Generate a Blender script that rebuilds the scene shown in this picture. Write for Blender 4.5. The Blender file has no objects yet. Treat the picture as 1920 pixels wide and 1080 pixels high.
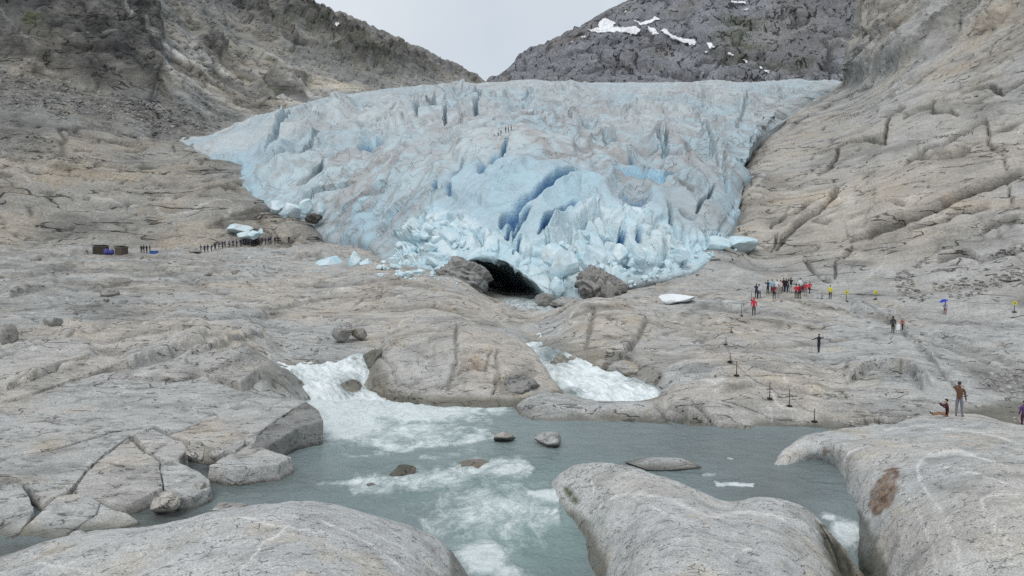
import bpy, bmesh, math, random, time
import numpy as np
from mathutils import Vector, Matrix
T0 = time.time()
random.seed(7)
rng = np.random.default_rng(7)
scn = bpy.context.scene
COL = scn.collection
R = math.radians

# ------------------------------------------------------------------ camera
FPX, CAMZ, PITCH = 1450.0, 9.7, math.atan((540 - 460) / 1450.0)
cam_d = bpy.data.cameras.new('camera')
cam = bpy.data.objects.new('camera', cam_d)
COL.objects.link(cam)
cam.location = (0, 0, CAMZ)
cam.rotation_euler = (math.pi / 2 - PITCH, 0, 0)
cam_d.sensor_width = 36.0
cam_d.lens = 36.0 * FPX / 1920.0
cam_d.clip_start = 0.2
cam_d.clip_end = 8000
scn.camera = cam

# ------------------------------------------------------------------ sky and sun (overcast)
SUN_EL, SUN_AZ = R(52), R(200)
world = bpy.data.worlds.new('World')
scn.world = world
world.use_nodes = True
wn, wl = world.node_tree.nodes, world.node_tree.links
wn.clear()
w_out = wn.new('ShaderNodeOutputWorld')
w_bg = wn.new('ShaderNodeBackground')
w_sky = wn.new('ShaderNodeTexSky')
w_sky.sky_type = 'NISHITA'
w_sky.sun_disc = False
w_sky.sun_elevation = SUN_EL
w_sky.sun_rotation = SUN_AZ
w_tc = wn.new('ShaderNodeTexCoord')
w_no = wn.new('ShaderNodeTexNoise')
w_no.inputs['Scale'].default_value = 2.6
w_no.inputs['Detail'].default_value = 5
w_ramp = wn.new('ShaderNodeMapRange')
w_ramp.inputs['From Min'].default_value = 0.3
w_ramp.inputs['From Max'].default_value = 0.7
w_ramp.inputs['To Min'].default_value = 0.0
w_ramp.inputs['To Max'].default_value = 1.0
w_cl = wn.new('ShaderNodeMix'); w_cl.data_type = 'RGBA'
w_cl.inputs['A'].default_value = (6.7, 7.4, 8.1, 1)
w_cl.inputs['B'].default_value = (8.6, 9.0, 9.4, 1)
w_mx = wn.new('ShaderNodeMix'); w_mx.data_type = 'RGBA'
w_mx.inputs['Factor'].default_value = 0.9
wl.new(w_tc.outputs['Generated'], w_no.inputs['Vector'])
wl.new(w_no.outputs['Fac'], w_ramp.inputs['Value'])
wl.new(w_ramp.outputs['Result'], w_cl.inputs['Factor'])
wl.new(w_sky.outputs['Color'], w_mx.inputs['A'])
wl.new(w_cl.outputs['Result'], w_mx.inputs['B'])
wl.new(w_mx.outputs['Result'], w_bg.inputs['Color'])
w_bg.inputs['Strength'].default_value = 0.1
wl.new(w_bg.outputs['Background'], w_out.inputs['Surface'])

sun_d = bpy.data.lights.new('sun', 'SUN')
sun_d.energy = 1.5
sun_d.angle = R(30)
sun_d.color = (1.0, 0.97, 0.93)
sun = bpy.data.objects.new('sun', sun_d)
COL.objects.link(sun)
# sun_rotation is measured clockwise from +Y seen from above
sd = Vector((math.sin(SUN_AZ) * math.cos(SUN_EL), math.cos(SUN_AZ) * math.cos(SUN_EL), math.sin(SUN_EL)))
sun.rotation_euler = (-sd).to_track_quat('-Z', 'Y').to_euler()

vs = scn.view_settings
vs.view_transform = 'Standard'
vs.look = 'None'
vs.exposure = -0.06
vs.gamma = 1.0
vs.use_curve_mapping = False
scn.cycles.max_bounces = 5
scn.cycles.diffuse_bounces = 3
scn.cycles.glossy_bounces = 2
scn.cycles.transmission_bounces = 2
scn.cycles.use_denoising = False
try:
    scn.cycles.denoiser = 'OPENIMAGEDENOISE'
except Exception:
    pass

# ------------------------------------------------------------------ projection helpers
CP, SP = math.cos(PITCH), math.sin(PITCH)

def at(px, py, Y):
    """world point seen at photo pixel (px,py) standing Y metres ahead"""
    u = (np.asarray(px, float) - 960) / FPX
    v = (540 - np.asarray(py, float)) / FPX
    dy = v * SP + CP
    dz = v * CP - SP
    s = np.asarray(Y, float) / dy
    return np.stack(np.broadcast_arrays(u * s, dy * s, dz * s + CAMZ), -1)

def at_z(px, py, z):
    """world point seen at photo pixel (px,py) at height z (below eye level)"""
    v = (540 - np.asarray(py, float)) / FPX
    dy = v * SP + CP
    dz = v * CP - SP
    return at(px, py, (np.asarray(z, float) - CAMZ) / dz * dy)

def proj(P):
    x, y, z = P[..., 0], P[..., 1], P[..., 2] - CAMZ
    d = y * CP - z * SP
    d = np.where(d < 0.5, 0.5, d)
    return 960 + FPX * x / d, 540 - FPX * (y * SP + z * CP) / d

# ------------------------------------------------------------------ noise
_perm = np.random.default_rng(3).permutation(256).astype(np.int32)
_perm = np.concatenate([_perm, _perm, _perm])
_g = np.random.default_rng(4).normal(size=(256, 3)).astype(np.float32)
_g /= np.linalg.norm(_g, axis=1, keepdims=True)

from concurrent.futures import ThreadPoolExecutor
_pool = ThreadPoolExecutor(4)

def _perlin_chunk(P, out):
    I = np.floor(P)
    F = P - I
    I = I.astype(np.int32) & 255
    fx, fy, fz = np.ascontiguousarray(F[:, 0]), np.ascontiguousarray(F[:, 1]), np.ascontiguousarray(F[:, 2])
    x, y, z = I[:, 0], I[:, 1], I[:, 2]
    def fade(f): return f * f * f * (f * (f * 6 - 15) + 10)
    ux, uy, uz = fade(fx), fade(fy), fade(fz)
    r = []
    for dz in (0, 1):
        for dy in (0, 1):
            for dx in (0, 1):
                h = _perm[_perm[_perm[x + dx] + y + dy] + z + dz]
                r.append(_gx.take(h) * (fx - dx) + _gy.take(h) * (fy - dy) + _gz.take(h) * (fz - dz))
    def L(a, b, t): return a + (b - a) * t
    out[:] = L(L(L(r[0], r[1], ux), L(r[2], r[3], ux), uy), L(L(r[4], r[5], ux), L(r[6], r[7], ux), uy), uz) * 1.5

_gx, _gy, _gz = [np.ascontiguousarray(_g[:, k]) for k in range(3)]

def perlin(P):
    P = np.asarray(P, np.float32)
    sh = P.shape[:-1]
    P = P.reshape(-1, 3)
    out = np.empty(len(P), np.float32)
    C = 16384
    list(_pool.map(lambda k: _perlin_chunk(P[k:k + C], out[k:k + C]), range(0, len(P), C)))
    return out.reshape(sh)

def _perlin2_chunk(x, y, out):
    ix, iy = np.floor(x), np.floor(y)
    fx, fy = x - ix, y - iy
    ix = ix.astype(np.int32) & 255; iy = iy.astype(np.int32) & 255
    def fade(f): return f * f * f * (f * (f * 6 - 15) + 10)
    ux, uy = fade(fx), fade(fy)
    r = []
    for dy in (0, 1):
        for dx in (0, 1):
            h = _perm[_perm[ix + dx] + iy + dy]
            r.append(_hx.take(h) * (fx - dx) + _hy.take(h) * (fy - dy))
    a = r[0] + (r[1] - r[0]) * ux
    b = r[2] + (r[3] - r[2]) * ux
    out[:] = (a + (b - a) * uy) * 1.25

_hx = np.cos(np.arange(256) * 2.399963).astype(np.float32)
_hy = np.sin(np.arange(256) * 2.399963).astype(np.float32)

def perlin2(x, y):
    sh = x.shape
    x = np.ascontiguousarray(x).ravel(); y = np.ascontiguousarray(y).ravel()
    out = np.empty(len(x), np.float32)
    C = 32768
    list(_pool.map(lambda k: _perlin2_chunk(x[k:k + C], y[k:k + C], out[k:k + C]), range(0, len(x), C)))
    return out.reshape(sh)

def _octaves(P, scale, octv, gain, off, stretch, ridge, shift):
    P = np.asarray(P)
    sh = P.shape[:-1]
    P = P.reshape(-1, 3)
    out = np.empty(len(P), np.float32)
    flat = stretch[2] == 0
    tot = np.float32(sum(gain ** k for k in range(octv)))
    S = np.asarray(stretch, np.float32) / np.float32(scale)
    C = 12288
    def job(k0):
        q = P[k0:k0 + C].astype(np.float32)
        tmp = np.empty(len(q), np.float32)
        acc = np.zeros(len(q), np.float32)
        a = 1.0
        if flat:
            x = q[:, 0] * S[0] + np.float32(off); y = q[:, 1] * S[1] + np.float32(off * 1.7)
        else:
            Q = q * S + np.float32(off)
        for k in range(octv):
            if flat: _perlin2_chunk(x, y, tmp)
            else: _perlin_chunk(Q, tmp)
            if ridge: acc += np.float32(a) * (1 - 2 * np.abs(tmp))
            else: acc += np.float32(a) * tmp
            a *= gain
            if k < octv - 1:
                if flat:
                    x = x * np.float32(2.03) + np.float32(shift); y = y * np.float32(2.03) + np.float32(shift * .6)
                else:
                    Q = Q * np.float32(2.03) + np.float32(shift)
        out[k0:k0 + C] = acc / tot
    ks = range(0, len(P), C)
    if len(P) > C: list(_pool.map(job, ks))
    else:
        for k0 in ks: job(k0)
    return out.reshape(sh)

def fbm(P, scale, octv=4, gain=0.5, off=0.0, stretch=(1, 1, 1)):
    return _octaves(P, scale, octv, gain, off, stretch, False, 17.3) * np.float32(1.4)

def ridged(P, scale, octv=4, gain=0.5, off=0.0, stretch=(1, 1, 1)):
    return _octaves(P, scale, octv, gain, off, stretch, True, 11.7)

def h2(i, j, k=0):
    n = (i.astype(np.int64) * 73856093) ^ (j.astype(np.int64) * 19349663) ^ (k * 83492791 + 12345)
    n = (n ^ (n >> 13)) * 1274126177
    n = n ^ (n >> 16)
    return (n & 0xFFFFF).astype(np.float32) / np.float32(0xFFFFF)

def voronoi(a, b, jit=0.9):
    """2-D cells: F1, F2 (true border distance), cell id hash pair, offset to the cell centre"""
    a = np.asarray(a, np.float32); b = np.asarray(b, np.float32)
    ia, ib = np.floor(a).astype(np.int64), np.floor(b).astype(np.int64)
    f1 = np.full(a.shape, 9., np.float32); f2 = f1.copy()
    ca = np.zeros_like(ia); cb = np.zeros_like(ib)
    oa = np.zeros_like(a); ob = np.zeros_like(b)
    for di in (-1, 0, 1):
        for dj in (-1, 0, 1):
            i, j = ia + di, ib + dj
            xa = i + 0.5 + jit * (h2(i, j, 1) - 0.5) - a
            xb = j + 0.5 + jit * (h2(i, j, 2) - 0.5) - b
            d = np.sqrt(xa * xa + xb * xb).astype(np.float32)
            n1 = d < f1
            f2 = np.where(n1, f1, np.minimum(f2, d))
            f1 = np.where(n1, d, f1)
            ca = np.where(n1, i, ca); cb = np.where(n1, j, cb)
            oa = np.where(n1, -xa, oa); ob = np.where(n1, -xb, ob)
    return f1, f2, ca, cb, oa, ob

def sstep(a, b, x):
    t = np.clip((x - a) / (b - a), 0, 1)
    return t * t * (3 - 2 * t)

def seg_dist(px, py, line, reach=150.0):
    """distance to a polyline (within reach), signed side (- = above a left-to-right line) and parameter"""
    xs = [p[0] for p in line]; ys = [p[1] for p in line]
    sel = np.flatnonzero((px > min(xs) - reach) & (px < max(xs) + reach) & (py > min(ys) - reach) & (py < max(ys) + reach))
    B = np.full(px.shape, 1e4, np.float32); S = np.zeros(px.shape, np.float32); Q = np.zeros(px.shape, np.float32)
    if not len(sel):
        return B, S, Q
    x = px.ravel()[sel].astype(np.float32); y = py.ravel()[sel].astype(np.float32)
    best = np.full(x.shape, 1e8, np.float32); side = np.zeros_like(x); par = np.zeros_like(x)
    n = len(line) - 1
    for k in range(n):
        (x0, y0), (x1, y1) = line[k][:2], line[k + 1][:2]
        dx, dy = x1 - x0, y1 - y0
        L2 = dx * dx + dy * dy + 1e-9
        ax, ay = x - np.float32(x0), y - np.float32(y0)
        t = np.clip((ax * np.float32(dx) + ay * np.float32(dy)) / np.float32(L2), 0, 1)
        ex, ey = ax - t * np.float32(dx), ay - t * np.float32(dy)
        d = ex * ex + ey * ey
        m = d < best
        best[m] = d[m]
        side[m] = np.sign(np.float32(dx) * ey - np.float32(dy) * ex)[m]
        par[m] = (k + t[m]) / n
    B.ravel()[sel] = np.sqrt(best); S.ravel()[sel] = side; Q.ravel()[sel] = par
    return B, S, Q

def poly_mask(px, py, poly, soft):
    """1 inside a polygon, fading to 0 over `soft` outside"""
    xs = [p[0] for p in poly]; ys = [p[1] for p in poly]
    out = np.zeros(px.shape, np.float32)
    sel = np.flatnonzero((px > min(xs) - soft) & (px < max(xs) + soft) & (py > min(ys) - soft) & (py < max(ys) + soft))
    if not len(sel):
        return out
    x = px.ravel()[sel].astype(np.float32); y = py.ravel()[sel].astype(np.float32)
    inside = np.zeros(x.shape, bool)
    n = len(poly)
    for k in range(n):
        (x0, y0), (x1, y1) = poly[k], poly[(k + 1) % n]
        inside ^= ((y0 > y) != (y1 > y)) & (x < (x1 - x0) * (y - y0) / (y1 - y0 + 1e-9) + x0)
    d, _, _ = seg_dist(x, y, list(poly) + [poly[0]], 1e5)
    out.ravel()[sel] = sstep(soft, -soft, np.where(inside, -d, d))
    return out

def interp_smooth(x, xp, fp):
    """monotone-ish cubic (Catmull-Rom tangents) 1-D interpolation, clamped"""
    xp = np.asarray(xp, float); fp = np.asarray(fp, float)
    x = np.clip(np.asarray(x, float), xp[0], xp[-1])
    m = np.gradient(fp, xp)
    k = np.clip(np.searchsorted(xp, x) - 1, 0, len(xp) - 2)
    h = xp[k + 1] - xp[k]
    t = (x - xp[k]) / h
    return ((2*t**3 - 3*t**2 + 1) * fp[k] + (t**3 - 2*t**2 + t) * h * m[k]
            + (-2*t**3 + 3*t**2) * fp[k+1] + (t**3 - t**2) * h * m[k+1])

def cr_matrix(n_in, n_out, ts=None):
    """weights of a Catmull-Rom upsampling along one axis"""
    if ts is None:
        ts = np.linspace(0, n_in - 1, n_out)
    k = np.clip(np.floor(ts).astype(int), 0, n_in - 2)
    f = ts - k
    W = np.zeros((len(ts), n_in))
    w = [(-f**3 + 2*f**2 - f) / 2, (3*f**3 - 5*f**2 + 2) / 2, (-3*f**3 + 4*f**2 + f) / 2, (f**3 - f**2) / 2]
    r = np.arange(len(ts))
    for d in range(4):
        idx = k + d - 1
        lo, hi = idx < 0, idx > n_in - 1
        # linear extrapolation at the ends keeps the border straight
        ok = ~(lo | hi)
        W[r[ok], idx[ok]] += w[d][ok]
        W[r[lo], 0] += 2 * w[d][lo]; W[r[lo], 1] -= w[d][lo]
        W[r[hi], n_in - 1] += 2 * w[d][hi]; W[r[hi], n_in - 2] -= w[d][hi]
    return W

def upsample(net, nv, nu, tv=None, tu=None):
    net = np.asarray(net, float)
    Wv = cr_matrix(net.shape[0], nv, tv)
    Wu = cr_matrix(net.shape[1], nu, tu)
    return np.einsum('ij,jkc,lk->ilc', Wv, net, Wu, optimize=True)

def grid_normals(P):
    du = np.gradient(P, axis=1)
    dv = np.gradient(P, axis=0)
    n = np.cross(du, dv)
    n /= np.linalg.norm(n, axis=-1, keepdims=True) + 1e-12
    return n

# ------------------------------------------------------------------ object helpers
def link(o):
    COL.objects.link(o)
    return o

def props(o, label=None, cat=None, group=None, kind=None):
    if label: o['label'] = label
    if cat: o['category'] = cat
    if group: o['group'] = group
    if kind: o['kind'] = kind
    return o

def mesh_arrays(name, V, F, mats, smooth=True, attrs=None, fmat=None):
    """mesh from numpy verts (n,3) and faces (m,3|4)"""
    V = np.ascontiguousarray(V, np.float32).reshape(-1, 3)
    F = np.ascontiguousarray(F, np.int32)
    me = bpy.data.meshes.new(name)
    k = F.shape[1]
    me.vertices.add(len(V)); me.vertices.foreach_set('co', V.ravel())
    me.loops.add(F.size); me.loops.foreach_set('vertex_index', F.ravel())
    me.polygons.add(len(F))
    me.polygons.foreach_set('loop_start', np.arange(0, F.size, k, dtype=np.int32))
    me.update(calc_edges=True)
    me.polygons.foreach_set('use_smooth', np.full(len(F), smooth))
    if fmat is not None:
        me.polygons.foreach_set('material_index', np.asarray(fmat, np.int32))
    for an, av in (attrs or {}).items():
        av = np.ascontiguousarray(av, np.float32)
        if av.size == 3 * len(V):
            a = me.attributes.new(an, 'FLOAT_COLOR', 'POINT')
            c4 = np.ones((len(V), 4), np.float32); c4[:, :3] = av.reshape(-1, 3)
            a.data.foreach_set('color', c4.ravel())
        else:
            a = me.attributes.new(an, 'FLOAT', 'POINT')
            a.data.foreach_set('value', av.ravel())
    for m in (mats if isinstance(mats, (list, tuple)) else [mats]):
        me.materials.append(m)
    me.update()
    return me

def grid_faces(nv, nu, keep=None):
    i = np.arange(nv * nu).reshape(nv, nu)
    F = np.stack([i[:-1, :-1], i[:-1, 1:], i[1:, 1:], i[1:, :-1]], -1)
    if keep is not None:
        k = keep[:-1, :-1] | keep[:-1, 1:] | keep[1:, 1:] | keep[1:, :-1]
        return F[k]
    return F.reshape(-1, 4)

def grid_obj(name, P, mat, attrs=None, smooth=True, keep=None):
    nv, nu = P.shape[:2]
    F = grid_faces(nv, nu, keep)
    me = mesh_arrays(name, P.reshape(-1, 3), F, mat, smooth, attrs)
    return link(bpy.data.objects.new(name, me))

def log(*a):
    print('[%.1fs]' % (time.time() - T0), *a)
# ------------------------------------------------------------------ materials
class NT:
    def __init__(self, name):
        self.m = bpy.data.materials.new(name)
        self.m.use_nodes = True
        self.t = self.m.node_tree
        self.n, self.l = self.t.nodes, self.t.links
        self.n.clear()
        self.out = self.n.new('ShaderNodeOutputMaterial')
        self.p = self.n.new('ShaderNodeBsdfPrincipled')
        self.l.new(self.p.outputs[0], self.out.inputs['Surface'])
        self._tc = None
    def set(self, sock, v):
        if isinstance(v, bpy.types.NodeSocket):
            self.l.new(v, sock)
        elif isinstance(v, (tuple, list)) and len(v) == 3 and sock.type == 'RGBA':
            sock.default_value = (*v, 1)
        else:
            sock.default_value = v
    def co(self):
        if self._tc is None:
            g = self.n.new('ShaderNodeNewGeometry')
            self._tc = g.outputs['Position']
        return self._tc
    def objco(self):
        return self.n.new('ShaderNodeTexCoord').outputs['Object']
    def mapped(self, vec, scale=(1, 1, 1), rot=(0, 0, 0), loc=(0, 0, 0)):
        m = self.n.new('ShaderNodeMapping')
        self.set(m.inputs['Vector'], vec)
        m.inputs['Scale'].default_value = scale
        m.inputs['Rotation'].default_value = rot
        m.inputs['Location'].default_value = loc
        return m.outputs[0]
    def noise(self, vec, scale, detail=4, rough=0.5, dist=0.0, color=False):
        n = self.n.new('ShaderNodeTexNoise')
        self.set(n.inputs['Vector'], vec)
        n.inputs['Scale'].default_value = scale
        n.inputs['Detail'].default_value = detail
        n.inputs['Roughness'].default_value = rough
        n.inputs['Distortion'].default_value = dist
        return n.outputs['Color' if color else 'Fac']
    def vor(self, vec, scale, feature='DISTANCE_TO_EDGE', rand=1.0):
        n = self.n.new('ShaderNodeTexVoronoi')
        n.feature = feature
        self.set(n.inputs['Vector'], vec)
        n.inputs['Scale'].default_value = scale
        n.inputs['Randomness'].default_value = rand
        return n.outputs['Color' if feature == 'F1C' else 'Distance']
    def rng(self, v, a, b, c=0.0, d=1.0):
        n = self.n.new('ShaderNodeMapRange')
        self.set(n.inputs['Value'], v)
        for k, x in zip(('From Min', 'From Max', 'To Min', 'To Max'), (a, b, c, d)):
            self.set(n.inputs[k], x)
        return n.outputs[0]
    def math(self, op, a, b=0.0, clamp=False):
        n = self.n.new('ShaderNodeMath')
        n.operation = op
        n.use_clamp = clamp
        self.set(n.inputs[0], a)
        self.set(n.inputs[1], b)
        return n.outputs[0]
    def mix(self, f, a, b, mode='MIX'):
        n = self.n.new('ShaderNodeMix')
        n.data_type = 'RGBA'
        n.blend_type = mode
        self.set(n.inputs['Factor'], f)
        self.set(n.inputs['A'], a)
        self.set(n.inputs['B'], b)
        return n.outputs['Result']
    def addv(self, a, b, k):
        """a + (b-0.5)*k on vectors"""
        s = self.n.new('ShaderNodeVectorMath'); s.operation = 'SUBTRACT'
        self.set(s.inputs[0], b); s.inputs[1].default_value = (.5, .5, .5)
        m = self.n.new('ShaderNodeVectorMath'); m.operation = 'MULTIPLY_ADD'
        self.set(m.inputs[0], s.outputs[0]); m.inputs[1].default_value = (k, k, k); self.set(m.inputs[2], a)
        return m.outputs[0]
    def attr(self, name):
        a = self.n.new('ShaderNodeAttribute')
        a.attribute_name = name
        return a.outputs['Fac']
    def bump(self, h, dist, strength=1.0, normal=None):
        b = self.n.new('ShaderNodeBump')
        self.set(b.inputs['Height'], h)
        b.inputs['Distance'].default_value = dist
        b.inputs['Strength'].default_value = strength
        if normal is not None:
            self.l.new(normal, b.inputs['Normal'])
        return b.outputs[0]
    def done(self, color=None, rough=0.8, normal=None, spec=0.3):
        if color is not None: self.set(self.p.inputs['Base Color'], color)
        self.set(self.p.inputs['Roughness'], rough)
        self.p.inputs['Specular IOR Level'].default_value = spec
        if normal is not None: self.l.new(normal, self.p.inputs['Normal'])
        return self.m

def rock_material(name, fine=12.0, grain=0.30, bump=0.02, fol=(0.4, 1.0, 1.2), folrot=(0, 0, 0.25), bump2=0.06, mid=2.5, joints=0.0, jscale=0.6, jw=0.012):
    """rock: colour from the 'col' attribute, mineral grain and fine relief from noise"""
    t = NT(name)
    P = t.co()
    a = t.n.new('ShaderNodeAttribute'); a.attribute_name = 'col'
    c = a.outputs['Color']
    n1 = t.noise(P, fine, 3, 0.7)
    n2 = t.noise(t.mapped(P, fol, folrot), mid, 5, 0.72)
    c = t.mix(1.0, c, t.mix(t.rng(n1, 0.32, 0.68), (1 - grain,) * 3, (1 + grain,) * 3), 'MULTIPLY')
    c = t.mix(1.0, c, t.mix(t.rng(n2, 0.3, 0.7), (1.16,) * 3, (.80,) * 3), 'MULTIPLY')
    wet = t.attr('wet')
    hh = t.math('ADD', t.math('MULTIPLY', n2, bump2), t.math('MULTIPLY', n1, bump))
    if joints:
        # short open joints, finer than the mesh: dirt-filled lines with relief
        n3 = t.noise(t.mapped(P, fol, folrot, (3.1, 7.7, 1.3)), jscale, 3, 0.5, 0.25)
        wid = t.rng(n2, 0.42, 0.66, 0.0, jw)
        jm = t.math('SUBTRACT', 1.0, t.math('DIVIDE', t.math('ABSOLUTE', t.math('SUBTRACT', n3, 0.5)), t.math('MAXIMUM', wid, 0.0004)), True)
        c = t.mix(t.math('MULTIPLY', jm, joints), c, t.mix(1.0, c, (.30, .29, .27), 'MULTIPLY'))
        hh = t.math('SUBTRACT', hh, t.math('MULTIPLY', jm, bump2 * 1.2))
    nrm = t.bump(hh, 1.0, 1.0)
    return t.done(c, t.rng(wet, 0, 1, 0.85, 0.3), nrm, 0.25)

def lerp3(a, b, t):
    t = np.asarray(t, np.float32)[..., None]
    return np.asarray(a, np.float32) * (1 - t) + np.asarray(b, np.float32) * t

def crack_lines(P, scale, width, stretch=(1, 1, 1), off=0.0, cover=0.0, warp=0.5):
    """short irregular joint lines: zero crossings of a stretched, warped noise"""
    S = (1, 1, 0) if stretch[2] == 0 else (1, 1, 1)
    w = fbm(P, scale * 1.1, 2, .6, off + 40, S)
    n = fbm(P + (w * scale * warp)[..., None].astype(np.float32), scale, 2, .45, off, stretch)
    m = sstep(-.12, .22, fbm(P, scale * 2.3, 2, .5, off + 9, S) + cover)
    return np.exp(-(n / width) ** 2) * m

def rock_albedo(P, s, grey, beige, bias=0.0, beigem=0.0, crack=None, dark=None, scree=None, green=None, wet=None, vein=None,
                rust=None, stretch=(.35, 1, 1), streaks=1.0, off=0.0, veins=0.0, flat=False, darkc=((.05, .05, .05), (.17, .165, .15))):
    S = (1, 1, 0) if flat else (1, 1, 1)
    big = fbm(P, 12 * s, 4, .55, off + 1, S)
    c = lerp3(grey, beige, np.clip(sstep(-.3, .4, big) + bias + beigem, 0, 1))
    st = fbm(P, 1.9 * s, 4, .66, off + 3, stretch)
    c = c * (1 - streaks * (.34 * sstep(.0, .55, st) - .13 * sstep(.0, -.5, st)))[..., None]
    bl = fbm(P, 4.2 * s, 4, .6, off + 6, S)
    c = lerp3(c, np.array((.24, .235, .22)) * (grey[1] / .40), .55 * sstep(.18, .5, bl))
    c = lerp3(c, c * np.array((1.04, .96, .85), np.float32), .75 * sstep(-.15, -.5, bl))
    if veins:
        vn = fbm(P, 9 * s, 2, .4, off + 12, (1, 1, 0 if flat else .5))
        wv = .006 + .016 * sstep(-.1, .5, fbm(P, 3 * s, 2, off=off + 14, stretch=S))
        c = lerp3(c, (.66, .65, .62), veins * np.exp(-(vn / wv) ** 2) * sstep(-.15, .15, fbm(P, 8 * s, 2, off=off + 15, stretch=S)))
    if scree is not None:
        sn = fbm(P, 1.1 * s, 4, .75, off + 20, S)
        c = lerp3(c, lerp3((.085, .084, .078), (.245, .24, .222), sstep(-.45, .45, sn)), .92 * np.clip(scree, 0, 1))
    if dark is not None:
        dn = fbm(P, 3.2 * s, 4, .65, off + 24, (1, 1, .12))
        dn2 = fbm(P, 7 * s, 3, .6, off + 27)
        c = lerp3(c, lerp3(darkc[0], darkc[1], sstep(-.35, .45, dn * .7 + dn2 * .5)), np.clip(dark, 0, 1))
    if green is not None:
        g = np.clip(green, 0, 1) * sstep(-.25, .2, fbm(P, 3 * s, 4, .65, off + 30))
        c = lerp3(c, (.075, .088, .04), g)
    if crack is not None:
        c = c * (1 - .55 * np.clip(crack, 0, 1))[..., None]
    if rust is not None:
        c = lerp3(c, lerp3((.09, .045, .022), (.27, .15, .07), sstep(-.5, .5, fbm(P, .5 * s, 4, .7, 3))), np.clip(rust, 0, 1))
    if vein is not None:
        c = lerp3(c, (.66, .65, .62), np.clip(vein, 0, 1))
    if wet is not None:
        c = c * (1 - .62 * np.clip(wet, 0, 1))[..., None] * lerp3((1, 1, 1), (1.0, .98, .88), np.clip(wet, 0, 1))
    return np.clip(c, .01, .9)

def ice_material(name, fine=1.2, bump=.25, grain=.12, lines=0.0):
    t = NT(name)
    P = t.co()
    a = t.n.new('ShaderNodeAttribute'); a.attribute_name = 'col'
    n1 = t.noise(P, fine, 6, 0.65)
    c = t.mix(1.0, a.outputs['Color'], t.mix(t.rng(n1, 0.3, 0.7), (1 - grain,) * 3, (1 + grain,) * 3), 'MULTIPLY')
    h = n1
    if lines:
        # thin dusty cracks and dirt grains
        n3 = t.noise(t.mapped(P, (1, .55, .8)), fine * .16, 4, .6, .4)
        w = t.rng(n1, .42, .64, 0.0, .02)
        lm = t.math('SUBTRACT', 1.0, t.math('DIVIDE', t.math('ABSOLUTE', t.math('SUBTRACT', n3, .5)), t.math('MAXIMUM', w, .0005)), True)
        lm = t.math('MULTIPLY', lm, t.attr('dirtm'))
        c = t.mix(t.math('MULTIPLY', lm, lines), c, (.17, .17, .17))
        sp = t.math('MULTIPLY', t.rng(n1, .58, .74, 0, .45), t.attr('dirtm'))
        c = t.mix(sp, c, (.23, .22, .21))
        h = t.math('SUBTRACT', n1, t.math('MULTIPLY', lm, .5))
    return t.done(c, 0.5, t.bump(h, bump, 1.0), 0.35)

def water_material(name):
    t = NT(name)
    P = t.co()
    deep = t.attr('deep')
    milk = t.attr('milk')
    c = t.mix(t.noise(P, 0.35, 4), (.175, .22, .228), (.235, .285, .292))
    c = t.mix(t.math('MULTIPLY', t.attr('green'), 1.0), c, (.17, .27, .25))
    c = t.mix(t.math('MULTIPLY', deep, 1.0), c, (.10, .11, .10))
    c = t.mix(milk, c, (.40, .49, .495))
    fo = t.attr('foam')
    wp = t.addv(P, t.noise(P, 0.5, 3, color=True), 2.2)
    n1 = t.noise(t.mapped(wp, (1.0, .5, 1)), 1.3, 9, 0.70)
    n2 = t.noise(wp, 7.0, 5, 0.7)
    nn = t.math('ADD', t.math('MULTIPLY', n1, 0.75), t.math('MULTIPLY', n2, 0.25))
    thr = t.rng(fo, 0, 1, 0.66, 0.04)
    m = t.math('DIVIDE', t.math('SUBTRACT', nn, thr), 0.26, True)
    m = t.math('POWER', m, 1.25)
    m = t.math('MULTIPLY', m, t.rng(fo, 0.02, 0.3), True)
    c = t.mix(m, c, t.mix(n2, (.60, .69, .70), (.84, .885, .885)))
    w1 = t.noise(t.mapped(wp, (1.0, 1.25, 1)), 1.1, 6, 0.62)
    w2 = t.noise(P, 6.5, 4, 0.6)
    hh = t.math('ADD', t.math('MULTIPLY', w1, 1.0), t.math('MULTIPLY', w2, 0.28))
    hh = t.math('ADD', hh, t.math('MULTIPLY', t.math('MULTIPLY', n1, fo), 1.5))
    nrm = t.bump(hh, 0.24, 1.0)
    t.p.inputs['IOR'].default_value = 1.33
    return t.done(c, t.rng(m, 0, 1, 0.12, 0.75), nrm, 0.5)

def falls_material(name):
    """white water: streaks that follow the fall (fu across, fv along)"""
    t = NT(name)
    P = t.co()
    cb = t.n.new('ShaderNodeCombineXYZ')
    t.l.new(t.attr('fu'), cb.inputs[0]); t.l.new(t.attr('fv'), cb.inputs[1])
    F = t.addv(cb.outputs[0], t.noise(P, 1.2, 3, color=True), .5)
    n1 = t.noise(t.mapped(F, (2.6, .55, 1)), 1.0, 8, .68)
    n2 = t.noise(P, 3.2, 6, .7)
    v = t.math('ADD', t.math('MULTIPLY', n1, .62), t.math('MULTIPLY', n2, .38))
    fo = t.attr('foam')
    lo = t.rng(fo, 0, 1, .58, .04)
    m = t.math('DIVIDE', t.math('SUBTRACT', v, lo), .34, True)
    c = t.mix(m, t.mix(n2, (.13, .165, .165), (.24, .29, .29)), t.mix(t.rng(n1, .35, .65), (.62, .70, .715), (.86, .90, .90)))
    return t.done(c, t.rng(m, 0, 1, .25, .8), t.bump(v, .16, 1.0), .4)

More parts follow.
